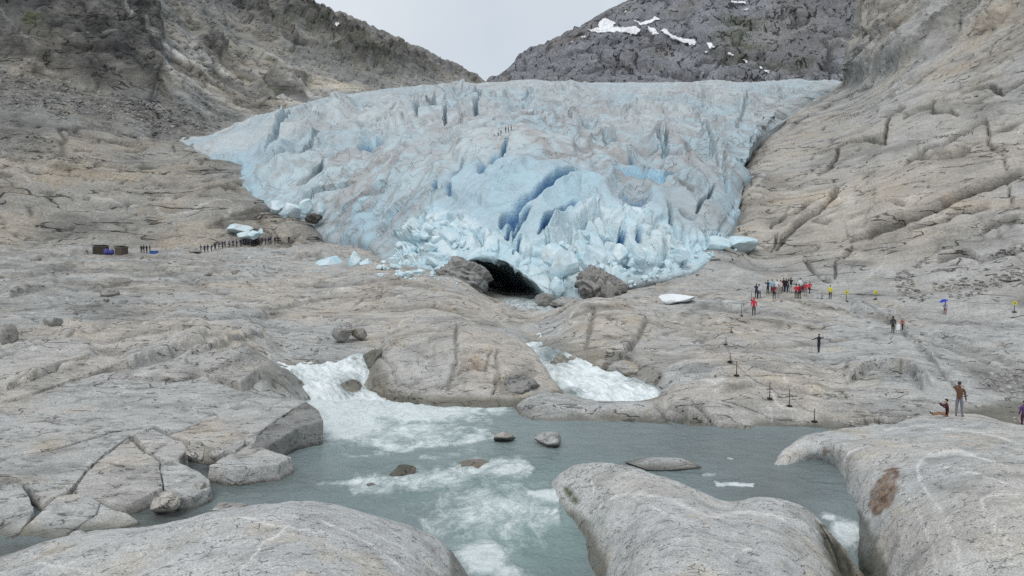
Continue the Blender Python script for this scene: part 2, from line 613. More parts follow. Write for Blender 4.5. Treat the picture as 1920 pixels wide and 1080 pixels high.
def plain(name, col, rough=0.8, var=0.25, scale=8.0, bump=0.0, spec=0.3, metal=0.0):
    t = NT(name)
    P = t.objco()
    n = t.noise(P, scale, 5, 0.6)
    a = tuple(x * (1 - var) for x in col); b = tuple(min(1, x * (1 + var)) for x in col)
    c = t.mix(n, a, b)
    t.p.inputs['Metallic'].default_value = metal
    return t.done(c, rough, t.bump(n, bump, 1.0) if bump else None, spec)

M = {}
GREY, BEIGE = (.40, .402, .392), (.425, .395, .352)
M['floor'] = rock_material('bedrock_gneiss', 9.0, .36, .03, bump2=.12, mid=1.8, joints=.65, jscale=.5, jw=.018)
M['dome'] = rock_material('polished_gneiss', 20.0, .42, .014, fol=(.6, 1, 1), folrot=(0, 0, .9), bump2=.04, mid=5.0, joints=.5, jscale=1.6, jw=.016)
M['block'] = rock_material('broken_gneiss', 15.0, .38, .018, bump2=.06, mid=3.5, joints=.7, jscale=1.1, jw=.016)
M['wall'] = rock_material('valley_slab_rock', 3.2, .30, .10, fol=(.22, .5, 1), folrot=(0, .5, .2), bump2=.6, mid=.8, joints=.55, jscale=.2, jw=.013)
M['slope'] = rock_material('mountain_slab_rock', 1.6, .34, .26, fol=(.25, .5, 1), folrot=(0, .55, 0), bump2=1.6, mid=.36, joints=.6, jscale=.11, jw=.016)
M['far'] = rock_material('far_cliff_rock', .3, .36, 1.6, fol=(.9, .9, .5), folrot=(0, .2, 0), bump2=8.5, mid=.09, joints=.8, jscale=.035, jw=.035)
M['ice'] = ice_material('glacier_ice', .8, .45, .10, .12)
M['iceblk'] = ice_material('fallen_ice', 2.5, .10, .07)
M['water'] = water_material('glacier_melt_water')
M['falls'] = falls_material('white_water')
# ------------------------------------------------------------------ valley floor (bare glacier-worn bedrock)
FY = np.array([9,18,24,27,30,33,36,40,44,48,53,60,70,80,95,110,130,155,181,220,260], float)
FX = np.array([-350,0,150,300,450,520,600,700,850,930,1000,1100,1200,1300,1450,1600,1750,1920,2270], float)
FZ = {
 -350:[-1.8,-1.8,-1.3,-.2,.4,.8,1.1,1.6,2.1,2.5,2.8,3.0,3.5,4,4.7,5.3,6.2,7.4,8.5,11,15],
 0:   [-1.8,-1.8,-1.4,-.4,.2,.6,1.0,1.5,2.0,2.5,2.8,3.0,3.5,4,4.7,5.3,6.2,7.4,8.5,11,15],
 150: [-1.8,-1.8,-1.8,-1.0,-.2,.3,.8,1.4,1.9,2.4,2.8,3.0,3.5,4,4.7,5.3,6.2,7.4,8.5,11,15],
 300: [-1.8,-1.8,-1.8,-1.5,-1.0,-.3,.4,1.2,1.9,2.5,2.8,3.0,3.4,3.9,4.6,5.2,6.1,7.3,8.5,11,15],
 450: [-1.8,-1.8,-1.8,-1.8,-1.6,-1.2,-.6,.6,1.7,2.5,2.7,2.8,3.2,3.7,4.4,5.1,6,7.2,8.5,11,15],
 520: [-1.8,-1.8,-1.8,-1.8,-1.6,-1.5,-1.2,-.6,.8,1.7,1.1,1.6,2.6,3.3,4.3,5,6,7.3,8.6,11,15],
 600: [-1.8,-1.8,-1.8,-1.8,-1.6,-1.5,-1.5,-1.5,-1.2,-.6,.45,1.5,2.4,3.0,4.1,5.1,6.2,7.9,9.5,12,16],
 700: [-1.8,-1.8,-1.8,-1.8,-1.6,-1.5,-1.5,-1.5,-1.2,-.6,.4,1.1,2.6,3.6,5.2,6.1,6.8,8,9.6,13,17],
 850: [-1.8,-1.8,-1.8,-1.8,-1.6,-1.5,-1.5,-1.5,-1.2,-.4,.5,1.1,2.5,3.9,5.1,5.4,6,7,9,13,17],
 930: [-1.8,-1.8,-1.8,-1.8,-1.6,-1.5,-1.5,-1.3,-.8,-.3,.5,1.0,1.7,2.5,2.6,2.5,3,4,6,10,15],
 1000:[-1.8,-1.8,-1.8,-1.8,-1.6,-1.5,-1.5,-1.0,.4,.45,.45,.6,.9,1.9,2.1,2.3,3,4,6,10,15],
 1100:[-1.8,-1.8,-1.8,-1.8,-1.6,-1.5,-1.4,-1.0,.5,.0,.2,1.5,3.0,3.6,2.7,3.2,4.2,6,8,12,16],
 1200:[-1.8,-1.8,-1.8,-1.8,-1.6,-1.5,-1.2,-.7,.5,.0,1.0,2.0,2.9,3.4,3.6,4.5,6,8,10,14,18],
 1300:[-1.8,-1.8,-1.8,-1.8,-1.6,-1.5,-1.1,-.3,.8,1.1,1.4,1.9,2.5,3.0,3.8,5.2,7,9,11,15,20],
 1450:[-1.8,-1.8,-1.8,-1.8,-1.6,-1.4,-1.0,-.3,.7,1.2,1.5,1.8,2.3,2.75,3.0,4.0,6,8,10,14,18],
 1600:[-1.8,-1.8,-1.8,-1.8,-1.6,-1.4,-.8,-.1,.5,.9,1.2,1.4,1.6,2,2.8,3.6,5,7,9,13,18],
 1750:[-1.8,-1.8,-1.8,-1.8,-1.6,-1.2,-.7,-.2,.3,.7,1,1.2,1.25,1.3,1.7,2.5,4,6,8,12,17],
 1920:[-1.8,-1.8,-1.8,-1.8,-1.6,-1.2,-.8,-.4,-.2,.2,.7,1,1.2,1.5,2.2,3.0,5,7,9,13,18],
 2270:[-1.8,-1.8,-1.8,-1.8,-1.6,-1.2,-.8,-.4,-.1,.4,.9,1.2,1.5,2,3,4,6,8,10,14,19],
}
Ztab = np.array([FZ[int(p)] for p in FX]).T           # (Y, px)

def floor_base(px, Y):
    """bedrock height before relief"""
    px = np.asarray(px, float); Y = np.asarray(Y, float)
    ty = np.interp(np.log(Y), np.log(FY), np.arange(len(FY)))
    tx = np.interp(px, FX, np.arange(len(FX)))
    sh = np.broadcast(ty, tx).shape
    ty = np.broadcast_to(ty, sh).ravel(); tx = np.broadcast_to(tx, sh).ravel()
    def w4(t, n):
        k = np.clip(np.floor(t).astype(int), 0, n - 2); f = t - k
        w = np.stack([(-f**3+2*f**2-f)/2, (3*f**3-5*f**2+2)/2, (-3*f**3+4*f**2+f)/2, (f**3-f**2)/2], -1)
        idx = np.clip(np.stack([k-1, k, k+1, k+2], -1), 0, n - 1)
        return w, idx
    wy, iy = w4(ty, len(FY)); wx, ix = w4(tx, len(FX))
    z = np.zeros(len(ty))
    for a in range(4):
        for b in range(4):
            z += wy[:, a] * wx[:, b] * Ztab[iy[:, a], ix[:, b]]
    return z.reshape(sh)

def saw_ledges(P, dirx, diry, dirz, period, warp, wscale, off=0.0, sharp=0.10, flat=False):
    """stepped profile: abrupt rise away along (dirx,diry), then a gentle fall; hashed step size"""
    ph = (P[..., 0] * dirx + P[..., 1] * diry + P[..., 2] * dirz) / period + warp * fbm(P, wscale, 3, off=off, stretch=(1, 1, 0 if flat else 1))
    k = np.floor(ph); f = ph - k
    amp = 0.25 + 0.75 * h2(k, np.zeros_like(k), int(off) + 5)
    rise = sstep(0, sharp, f)
    return amp * (rise * (1 - f) ** 0.8)

# ledges and joints that stand out in the picture: (polyline in photo pixels, step height m, width px)
LEDGES = [
 ([(0,748),(90,715),(190,675)], .8, 14), ([(40,735),(150,700),(200,690)], .4, 10),
 ([(230,700),(330,668),(400,655)], .9, 13), ([(330,690),(450,640),(500,632)], .5, 10),
 ([(10,560),(60,545),(110,540)], .7, 9), ([(175,548),(250,525)], .4, 7), ([(170,642),(300,635),(400,628)], .4, 7),
 ([(60,512),(150,500)], .6, 8), ([(330,510),(420,560),(500,575)], -.4, 8), ([(280,490),(330,520),(420,560)], -.3, 8),
 ([(545,487),(600,480),(610,500)], 1.2, 8), ([(390,505),(480,545)], -.3, 7), ([(470,600),(600,560),(720,560)], .4, 8),
 ([(560,545),(700,530),(830,545)], .4, 7), ([(640,580),(800,575),(900,590)], .4, 8),
 ([(300,600),(420,600),(560,590)], .4, 8), ([(120,470),(240,480),(330,487)], .4, 6),
 ([(1300,620),(1400,600),(1480,615)], .35, 8), ([(1260,600),(1330,580),(1420,590),(1520,600)], .5, 9),
 ([(1440,560),(1500,575),(1600,590)], .4, 8), ([(1340,660),(1480,650),(1600,640)], .35, 8),
 ([(1250,700),(1400,690),(1480,700)], .4, 10), ([(1240,760),(1330,800),(1420,815)], -.4, 10),
 ([(1580,720),(1640,690),(1700,700),(1740,740)], .8, 14), ([(1340,745),(1420,725),(1560,745)], .4, 9),
 ([(1760,640),(1830,660),(1920,690)], -.4, 8), ([(1700,600),(1800,615),(1920,620)], .3, 7),
 ([(1590,578),(1640,592),(1690,612)], -1.0, 12), ([(1690,600),(1700,640),(1760,700)], -.4, 9),
 ([(955,765),(1080,775),(1240,780),(1420,795)], .25, 8), ([(1060,600),(1110,580),(1200,575)], .4, 8),
]
CRACKS = [
 ([(1190,640),(1170,700),(1160,715)], 5, .5), ([(1215,600),(1180,650),(1150,700)], 4, .5), ([(1115,580),(1105,620),(1100,650)], 4, .3),
 ([(1620,575),(1680,612),(1760,700),(1800,740)], 2.4, .25), ([(1230,765),(1280,800)], 4, .4), ([(1240,700),(1230,720)], 3, .3),
 ([(1750,650),(1830,670),(1870,690)], 4, .4), ([(1300,760),(1350,815)], 4, .3), ([(0,680),(200,620)], 3, .3),
]
S2 = (1, 1, 0)
PXc = np.concatenate([np.linspace(-350, -60, 45)[:-1], np.linspace(-60, 1980, 720), np.linspace(1980, 2270, 45)[1:]])
Tr = np.concatenate([np.linspace(9 ** -0.5, 21 ** -0.5, 14)[:-1], np.linspace(21 ** -0.5, 45 ** -.5, 175)[:-1], np.linspace(45 ** -.5, 110 ** -.5, 235)[:-1], np.linspace(110 ** -.5, 258 ** -0.5, 75)])
Yr = 1 / Tr ** 2
GX, GY = np.meshgrid(PXc, Yr)
Z = floor_base(GX, GY)
Pf = np.stack([(GX - 960) / FPX * GY, GY, Z], -1)     # (px here = bearing; close to the photo column)
qx, qy = proj(Pf)
lumps = fbm(Pf, 9.0, 4, 0.5, 3.1, (1, .6, 0)) * 0.42 + fbm(Pf, 3.0, 3, 0.5, 9.1, (1, .7, 0)) * 0.14
near_w = sstep(0.2, 1.0, Z)
fade = np.clip(near_w * sstep(30, 46, GY) + 0.15, 0, 1)
far_up = 1 + 1.1 * sstep(70, 170, GY)
farw = sstep(58, 100, GY)
led = saw_ledges(Pf, .22, 1.0, 0, 4.2, 1.7, 14.0, 1.0, .12, flat=True) * 0.55 * np.clip(fbm(Pf, 11, 3, off=5.5, stretch=S2) + 0.55, 0, 1.3)
led += saw_ledges(Pf, -.5, .85, 0, 1.7, 1.9, 8.0, 21.0, 0.15, flat=True) * 0.24 * np.clip(fbm(Pf, 7, 3, off=15.5, stretch=S2) + 0.4, 0, 1.2)
led += saw_ledges(Pf, .35, .9, 0, .8, 1.6, 5.0, 33.0, 0.3, flat=True) * 0.10
z = Z + fade * (lumps + led * far_up)
ck = .7 * crack_lines(Pf, 2.6, .045, (.4, 1, 0), 1, -.05, .3) * (1 - farw) + crack_lines(Pf, 6.5, .04, (.4, 1, 0), 6, .05, .3) * (.35 + .65 * farw)
ck += .8 * crack_lines(Pf, 4.0, .035, (1, .45, 0), 14, -.12)
ck = np.clip(ck, 0, 1) * fade
z -= ck * (.16 + .25 * farw)
wj = 5 * fbm(Pf, 1.6, 3, .6, 2, S2); wk = 5 * fbm(Pf, 1.6, 3, .6, 4, S2)
jx, jy = qx + wj, qy + wk
for line, hgt, wpx in LEDGES:
    d, s_, par = seg_dist(jx, jy, line)
    sd_ = d * s_                                   # negative above (further than) the line
    up = sstep(2.5, -2.5, sd_)
    e = sstep(0.0, 0.12, par) * sstep(1.0, 0.88, par)
    a = abs(hgt)
    z += e * (a * np.exp(-d / (wpx * 3.5)) * up * 0.7 - a * 0.3 * (1 - up) * np.exp(-d / (wpx * .8)))
    ck = np.maximum(ck, .6 * np.exp(-((sd_ - 2) / 3.0) ** 2) * e)  # also darkens the foot of each ledge, shade put into the colour
for line, wpx, dep in CRACKS:
    d, s_, par = seg_dist(jx, jy, line)
    g = np.exp(-(d / wpx) ** 2)
    z -= dep * g
    ck = np.maximum(ck, .8 * g)
z += 0.06 * fbm(Pf, 0.9, 3, 0.55, 2.2, S2) * fade
Pf[..., 2] = z
beige = np.zeros_like(z)
for poly, soft, a in [([(480,560),(700,520),(950,560),(1000,600),(900,620),(640,600)], 40, .6), ([(0,660),(250,600),(420,640),(200,720),(0,760)], 30, .5),
                      ([(1040,570),(1240,560),(1250,720),(1100,700)], 25, .5), ([(1250,570),(1560,580),(1560,640),(1240,660)], 30, .35),
                      ([(200,500),(640,560),(480,600),(260,560)], 30, .35), ([(1350,720),(1600,690),(1560,760),(1400,800)], 30, .3)]:
    beige += a * poly_mask(qx, qy, poly, soft)
beige -= 0.6 * poly_mask(qx, qy, [(1560,620),(1920,600),(1920,780),(1560,760)], 60)
scree = 0.8 * poly_mask(qx, qy, [(-400,470),(330,470),(420,500),(300,560),(250,640),(0,640),(-400,700)], 60) * np.clip(fbm(Pf, 9, 4, off=1, stretch=S2) * 1.5 + .45, 0, 1)
scree = np.maximum(scree, .9 * poly_mask(qx, qy, [(1790,690),(1930,700),(1930,745),(1850,735)], 12))
scree = np.maximum(scree, .45 * poly_mask(qx, qy, [(1560,760),(1680,760),(1730,800),(1480,840)], 20))
wet = sstep(0.32, 0.02, z + .12 * fbm(Pf, 1.5, 2, off=7, stretch=S2)) * sstep(50, 46, GY) + .7 * poly_mask(qx, qy, [(490,690),(600,680),(590,730),(500,730)], 10) + .6 * poly_mask(qx, qy, [(985,640),(1060,640),(1240,700),(1240,760),(1100,720),(1010,690)], 12)
wet = np.clip(wet, 0, 1)
col = rock_albedo(Pf, 1.0, GREY, BEIGE, -.15, beige, ck, scree=scree, wet=wet, veins=.75, stretch=(.35, 1, 0), flat=True)
ground = grid_obj('bedrock_ground', Pf, M['floor'], {'col': col, 'wet': wet}, keep=(z > -1.15) | (GY > 47))
props(ground, kind='structure')
log('floor')

# ------------------------------------------------------------------ left mountain side
LS_PX = [-420, -200, 0, 150, 300, 450, 600, 700, 800, 890, 990]
LS = {
 -420: [(520,150),(470,165),(420,178),(360,190),(300,205),(250,220),(200,238),(150,258),(100,275),(50,290),(0,305),(-60,320),(-140,340)],
 -200: [(520,160),(470,176),(420,188),(360,202),(300,222),(250,244),(200,266),(150,288),(100,308),(50,324),(0,340),(-60,356),(-140,380)],
 0:   [(520,165),(470,181),(420,195),(360,212),(300,235),(250,262),(200,290),(150,318),(100,334),(50,350),(0,366),(-60,388),(-140,415)],
 150: [(520,168),(470,182),(420,198),(360,220),(300,250),(250,280),(200,312),(160,335),(100,352),(50,368),(0,392),(-60,425),(-140,460)],
 300: [(520,170),(470,184),(420,200),(360,226),(300,268),(250,318),(205,348),(165,368),(110,395),(60,435),(10,480),(-50,540),(-130,600)],
 450: [(520,172),(470,185),(420,199),(370,216),(320,250),(275,325),(235,400),(195,440),(150,490),(100,560),(45,660),(-20,800),(-90,960)],
 600: [(520,178),(480,186),(436,193),(380,240),(310,335),(260,400),(215,455),(180,510),(150,580),(110,690),(65,830),(22,1000),(70,1250)],
 700: [(520,200),(480,225),(430,255),(370,295),(310,345),(260,400),(215,470),(185,540),(160,620),(128,740),(92,880),(60,1030),(110,1300)],
 800: [(520,205),(480,235),(430,265),(370,305),(310,355),(265,420),(225,500),(195,580),(172,680),(148,790),(124,920),(102,1060),(160,1350)],
 890: [(520,210),(480,240),(430,270),(370,315),(315,375),(275,440),(240,520),(215,610),(195,710),(178,820),(163,950),(150,1100),(210,1400)],
 990: [(520,210),(480,240),(430,270),(375,320),(330,380),(295,450),(270,540),(250,630),(232,730),(218,840),(205,960),(196,1100),(250,1400)],
}
net = np.array([[at(px, py, Y) for (py, Y) in LS[px]] for px in LS_PX]).transpose(1, 0, 2)
P = upsample(net, 400, 400)
N = grid_normals(P)
qx, qy = proj(P)
Ys = P[..., 1]
sc = np.clip(Ys / 250, .7, 3.0)
dark = poly_mask(qx, qy, [(-500,-200),(240,-160),(300,60),(300,150),(285,185),(250,165),(180,160),(120,140),(60,135),(0,118),(-450,60)], 14)
dark *= 0.78 + 0.22 * sstep(-.25, .25, fbm(P, 30, 4, off=3))
dark = np.clip(dark + .85 * poly_mask(qx, qy, [(240,-160),(420,20),(560,90),(660,140),(830,140),(890,152),(560,0),(500,-160)], 22) * sstep(-.3, .2, fbm(P, 60, 4, off=6)), 0, 1)
dark = np.maximum(dark, .8 * poly_mask(qx, qy, [(370,60),(420,95),(405,115),(360,95)], 10))
dark = np.maximum(dark, .7 * poly_mask(qx, qy, [(520,140),(570,150),(570,185),(500,190),(470,165)], 10))
screeL = poly_mask(qx, qy, [(-500,130),(0,125),(130,150),(230,175),(290,190),(330,200),(440,225),(340,258),(280,245),(180,215),(80,200),(-20,300),(-500,330)], 24)
screeL = np.maximum(screeL, .7 * poly_mask(qx, qy, [(0,235),(60,240),(140,300),(60,300),(0,290)], 18))
screeL *= .75 + .25 * sstep(-.3, .2, fbm(P, 18, 3, off=9))
green = poly_mask(qx, qy, [(0,20),(130,70),(150,90),(80,80),(0,60)], 20) + poly_mask(qx, qy, [(300,20),(420,60),(560,130),(640,165),(560,150),(430,100),(330,50)], 16)
green += poly_mask(qx, qy, [(440,140),(500,165),(560,190),(500,180),(450,155)], 8) + poly_mask(qx, qy, [(480,0),(640,60),(740,120),(700,150),(600,100),(480,30)], 30) * .7
green = np.clip(green * (.5 + .9 * fbm(P, 25, 3, off=4)), 0, 1)
beigeL = poly_mask(qx, qy, [(-400,330),(180,240),(330,258),(470,350),(600,440),(400,470),(-400,460)], 40) * .55 + .5 * poly_mask(qx, qy, [(300,130),(440,90),(640,160),(700,170),(560,195),(430,215)], 22)
slab = 1 - np.clip(dark + screeL, 0, 1)
# tilted slabs: steps that run down to the right, plus broken cliff bands
disp = saw_ledges(P, .75, .25, .75, 9.0, 1.5, 40, 2.0, .12) * 2.0 * np.clip(fbm(P, 35, 3, off=1) + .6, 0, 1.3)
disp += saw_ledges(P, .3, .2, 1.0, 4.0, 1.4, 22, 12.0, .15) * 0.9 * np.clip(fbm(P, 20, 3, off=7) + .5, 0, 1.2)
cl = ridged(P, 26, 5, .62, 4, (1, 1, .3)) * 7.0 + ridged(P, 8, 3, .55, 9, (1, 1, .3)) * 2.0 + saw_ledges(P, .2, .2, 1.0, 16, 1.2, 60, 31, .2) * 6
disp = disp * (1 - dark) * (1 - .6 * screeL) + cl * dark * np.clip(Ys / 350, .6, 2.2)
disp += screeL * (0.9 * fbm(P, 3.0, 3, .6, 3) + 1.2 * fbm(P, 14, 2, .5, 6))
disp += 1.6 * fbm(P, 24, 3, .5, 8) * sc
pale = np.zeros(qx.shape)
kx = qx + 5 * fbm(P, 12, 3, off=2); ky = qy + 5 * fbm(P, 12, 3, off=6)
for line, w_, a_ in [([(0,48),(45,80),(85,118)], 1.6, .35), ([(120,92),(165,78),(215,84)], 1.8, .35), ([(255,45),(280,75),(330,100),(400,140)], 5, .55),
                     ([(218,5),(228,30),(236,54)], 2, .75), ([(296,142),(294,160),(286,188)], 1.6, .7), ([(300,140),(312,158),(326,178)], 1.4, .6), ([(390,50),(470,95),(560,130),(640,160)], 7, .45), ([(300,110),(380,165),(430,200)], 8, .4), ([(0,140),(60,130),(120,150)], 2.5, .35)]:
    d, _, par = seg_dist(kx, ky, line)
    pale = np.maximum(pale, a_ * np.exp(-(d / w_) ** 2) * sstep(0, .1, par) * sstep(1, .9, par))
disp -= 3.0 * np.exp(-((seg_dist(qx, qy, [(300,135),(292,165),(285,190),(300,215)])[0]) / 5.0) ** 2)
dg_ = np.stack([P[..., 0] * .45 + P[..., 2] * .9, (P[..., 0] * .9 - P[..., 2] * .45) * .12, P[..., 1] * .1], -1)
diag = fbm(dg_, 6.5, 4, .62, 12)
dmask = poly_mask(qx, qy, [(280,60),(400,80),(560,140),(680,165),(560,200),(450,225),(380,200),(300,140)], 30)
disp += dmask * 2.2 * diag
ck = np.clip(crack_lines(P, 14, .05, (.5, .7, 1), 3, .05) + crack_lines(P, 6, .07, (.5, .7, 1), 13, 0) + crack_lines(P, 45, .035, (.6, .6, 1), 23, .1), 0, 1) * (1 - .8 * screeL)
disp -= ck * 1.0 * sc
disp *= sstep(530, 470, qy)
P = P + N * disp[..., None]
col = rock_albedo(P, 5.0, (.262, .262, .252), (.345, .314, .265), -.25, beigeL, ck, dark * (1 - pale), screeL, green, vein=pale * .38, stretch=(.5, .6, 1), veins=.4, darkc=((.035, .035, .036), (.145, .14, .13)))
col = np.clip(col * (1 + dmask * (.32 + .75 * sstep(-.1, .5, diag) - .6 * sstep(.05, -.4, diag)))[..., None], .02, .6)
left_mtn = grid_obj('mountain_side', P, M['slope'], {'col': col})
props(left_mtn, kind='structure')
log('left')

# ------------------------------------------------------------------ right valley wall
RW = {
 1230: [(600,80),(540,100),(500,125),(480,150),(470,180),(460,220),(450,260),(440,300),(430,350),(420,420),(410,500),(400,600),(400,700)],
 1330: [(600,82),(520,108),(450,124),(425,150),(405,178),(385,215),(365,260),(350,310),(340,370),(330,440),(320,520),(310,620),(310,720)],
 1400: [(600,84),(545,100),(490,118),(440,134),(395,150),(350,168),(320,200),(300,240),(285,290),(275,350),(268,420),(262,500),(260,600)],
 1450: [(600,85),(545,100),(490,118),(435,135),(380,153),(325,176),(275,208),(255,255),(243,310),(236,370),(230,440),(226,520),(225,620)],
 1500: [(600,86),(540,101),(485,118),(430,134),(375,152),(320,174),(272,202),(232,244),(212,300),(204,370),(200,450),(198,540),(200,650)],
 1560: [(600,86),(540,100),(485,115),(430,130),(375,147),(320,167),(275,190),(235,222),(200,275),(182,350),(172,440),(168,540),(175,680)],
 1600: [(600,86),(540,99),(485,113),(430,127),(375,143),(320,161),(275,182),(235,210),(198,255),(168,320),(150,390),(142,450),(160,600)],
 1625: [(600,86),(540,98),(485,112),(430,126),(375,141),(320,158),(275,177),(232,203),(192,245),(158,300),(125,345),(90,365),(120,520)],
 1650: [(600,85),(540,97),(485,110),(430,124),(375,138),(320,155),(270,174),(225,198),(185,235),(145,285),(95,320),(30,345),(-70,380)],
 1700: [(600,84),(540,96),(485,108),(430,121),(375,135),(320,150),(265,169),(215,193),(165,225),(115,265),(60,295),(0,320),(-110,355)],
 1800: [(600,82),(540,93),(485,104),(430,115),(375,128),(320,142),(260,159),(205,178),(155,198),(100,228),(50,258),(0,282),(-110,320)],
 1920: [(600,80),(540,90),(485,99),(430,109),(375,120),(320,132),(260,146),(200,160),(150,175),(100,191),(45,212),(0,232),(-110,268)],
 2060: [(600,76),(540,84),(485,92),(430,101),(375,110),(320,120),(260,131),(200,143),(150,155),(100,168),(45,184),(0,200),(-110,230)],
 2300: [(600,66),(540,73),(485,80),(430,87),(375,94),(320,102),(260,111),(200,120),(150,129),(100,139),(45,150),(0,162),(-110,185)],
}
rk = sorted(RW)
net = np.array([[at(px, py, Y) for (py, Y) in RW[px]] for px in rk]).transpose(1, 0, 2)
net = np.concatenate([net[:1] + np.array([0, -2.0, -5.0]), net])
P = upsample(net, 390, 400)
N = grid_normals(P)
qx, qy = proj(P)
cliff = poly_mask(qx, qy, [(1590,150),(1600,60),(1640,-150),(2400,-150),(2400,-20),(1920,25),(1760,95),(1680,125),(1620,150)], 14)
disp = saw_ledges(P, -.35, .30, .85, 6.5, 1.7, 30, 3.0, .10) * 1.3 * np.clip(fbm(P, 26, 3, off=2) + .35, 0, 1.2)
disp += saw_ledges(P, -.15, .30, 1.0, 2.6, 1.8, 15, 14.0, .14) * 0.55 * np.clip(fbm(P, 14, 3, off=4) + .3, 0, 1.2)
disp += .8 * fbm(P, 22, 4, .45, 6) + .22 * fbm(P, 3.0, 3, .6, 16, (.5, .8, 1))
disp = disp * (1 - cliff) + cliff * (ridged(P, 22, 5, .62, 1, (1, 1, .3)) * 5.0 + ridged(P, 7, 3, .55, 3, (1, 1, .4)) * 1.8 + saw_ledges(P, -.3, .2, 1, 14, 1.2, 40, 8, .2) * 3.5 + 2.0)
ck = np.zeros(qx.shape)
jx = qx + 5 * fbm(P, 5, 2); jy = qy + 5 * fbm(P, 5, 2, off=4)
for line, wpx, dep, step in [
    ([(1450,465),(1500,420),(1545,385),(1575,355)], 5, 2.2, .8), ([(1440,430),(1475,405),(1530,380)], 3, 1.2, .3), ([(1420,450),(1445,465),(1460,440)], 3, 1.0, 0),
    ([(1620,445),(1700,415),(1760,395),(1840,360),(1930,325)], 6, 1.4, 1.6), ([(1590,455),(1640,440),(1700,420)], 4, 1.2, .8), ([(1720,305),(1790,300),(1820,285)], 6, 2.2, 1.2),
    ([(1800,180),(1850,165),(1880,175),(1930,150)], 4, 1.6, .8), ([(1690,225),(1750,195),(1750,215),(1800,220)], 4, 1.5, .8),
    ([(1560,275),(1620,262),(1660,265),(1665,215),(1700,205)], 4, 1.4, .6), ([(1400,265),(1470,220),(1540,190),(1640,120)], 3, .8, .4),
    ([(1480,240),(1520,215),(1600,175),(1640,160)], 3, 1.0, .5), ([(1760,490),(1800,480),(1840,490),(1930,480)], 4, 1.0, .8),
    ([(1510,485),(1530,515),(1560,530)], 4, 1.2, 0), ([(1566,525),(1568,490),(1600,460)], 3, .7, 0), ([(1640,392),(1700,392)], 3, .8, .4), ([(1880,290),(1900,400)], 3, .4, 0),
    ([(1700,440),(1800,400),(1860,395)], 4, .8, .6), ([(1690,320),(1850,230),(1860,290)], 4, .9, .5), ([(1840,440),(1880,425),(1920,425)], 4, .8, .6), ([(1530,330),(1560,310),(1580,270)], 4, .9, .4)]:
    d, s_, par = seg_dist(jx, jy, line)
    wpx = wpx * .62
    e = sstep(0, .06, par) * sstep(1, .94, par)
    ck = np.maximum(ck, np.exp(-(d / wpx) ** 2) * e)
    disp += -dep * np.exp(-(d / wpx) ** 2) * e + step * np.exp(-d / 26.) * (s_ < 0) * e
ck = np.clip(ck + crack_lines(P, 9, .04, (.45, .8, 1), 3, .0, .25) + .5 * crack_lines(P, 4, .07, (.4, .8, 1), 13, -.1, .2) + crack_lines(P, 26, .03, (.6, .6, 1), 23, .0) + .6 * crack_lines(P, 12, .03, (1, 1, .35), 29, -.15), 0, 1) * (1 - .6 * poly_mask(qx, qy, [(1250,480),(1560,480),(1800,500),(1930,520),(1930,620),(1250,600)], 40))
disp -= ck * .55
disp *= sstep(610, 545, qy) * .9 + .1
P = P + N * disp[..., None]
darkR = .55 * cliff * sstep(-.1, .35, fbm(P, 14, 4, off=3, stretch=(1, 1, .4)))
for poly, a in [([(1590,250),(1660,265),(1640,300),(1560,340),(1570,290)], .35), ([(1820,120),(1880,210),(1850,330),(1720,330),(1790,290),(1830,200)], .35),
                ([(1600,440),(1720,415),(1700,440),(1620,470)], .4), ([(1700,320),(1830,300),(1840,380),(1740,400)], .3), ([(1620,100),(1660,40),(1720,40),(1700,100)], .5)]:
    darkR = np.maximum(darkR, a * poly_mask(qx, qy, poly, 22) * sstep(-.4, .3, fbm(P, 7, 4, off=5, stretch=(1, 1, .3))))
screeR = np.zeros_like(darkR)
beigeR = .3 * poly_mask(qx, qy, [(1380,330),(1700,130),(1930,60),(1930,450),(1500,470)], 80) - .5 * poly_mask(qx, qy, [(1250,480),(1560,480),(1700,500),(1930,510),(1930,600),(1250,600)], 40)
col = rock_albedo(P, 4.0, (.372, .368, .354), (.408, .377, .33), -.15, beigeR, ck, darkR, stretch=(.45, .7, 1), veins=.3, darkc=((.13, .125, .11), (.30, .28, .25)))
right_wall = grid_obj('valley_wall', P, M['wall'], {'col': col})
props(right_wall, kind='structure')
log('right')

# ------------------------------------------------------------------ far mountain on the right, with snow
SKX = [880, 945, 975, 1000, 1030, 1062, 1098, 1150, 1190, 1225, 1300, 1450, 1650, 1900]
SKY = [190, 146, 116, 93, 84, 71, 47, 20, 4, -12, -45, -90, -140, -170]
cols = []
for px in np.linspace(880, 1900, 22):
    s = float(np.interp(px, SKX, SKY))
    col = []
    for tt in np.linspace(0, 1, 9):
        py = 215 + (s - 215) * tt
        bench = 90 * math.exp(-((py - (60 + (px - 1100) * .18)) / 22) ** 2) if px > 1040 else 0
        col.append(at(px, py, 1150 + 480 * tt ** 1.2 + (px - 1200) * -.12 + bench * 0))
    col.append(at(px, s + 60, 2100))
    cols.append(col)
net = np.array(cols).transpose(1, 0, 2)
P = upsample(net, 200, 400)
N = grid_normals(P)
qx, qy = proj(P)
disp = ridged(P, 120, 6, .6, 2, (1, 1, .4)) * 20 + ridged(P, 34, 4, .6, 5, (1, 1, .5)) * 8 + fbm(P, 260, 3, .5, 5) * 22
disp += saw_ledges(P, .15, .1, 1, 60, 1.3, 220, 3, .2) * 14
edge = sstep(0, 16, qy - np.interp(qx, SKX, SKY))
ckf = np.clip(crack_lines(P, 60, .07, (1, 1, .4), 3, .1) + crack_lines(P, 90, .05, (.5, .5, 1), 7, .1), 0, 1)
disp -= ckf * 8
disp *= .25 + .75 * edge
P = P + N * disp[..., None]
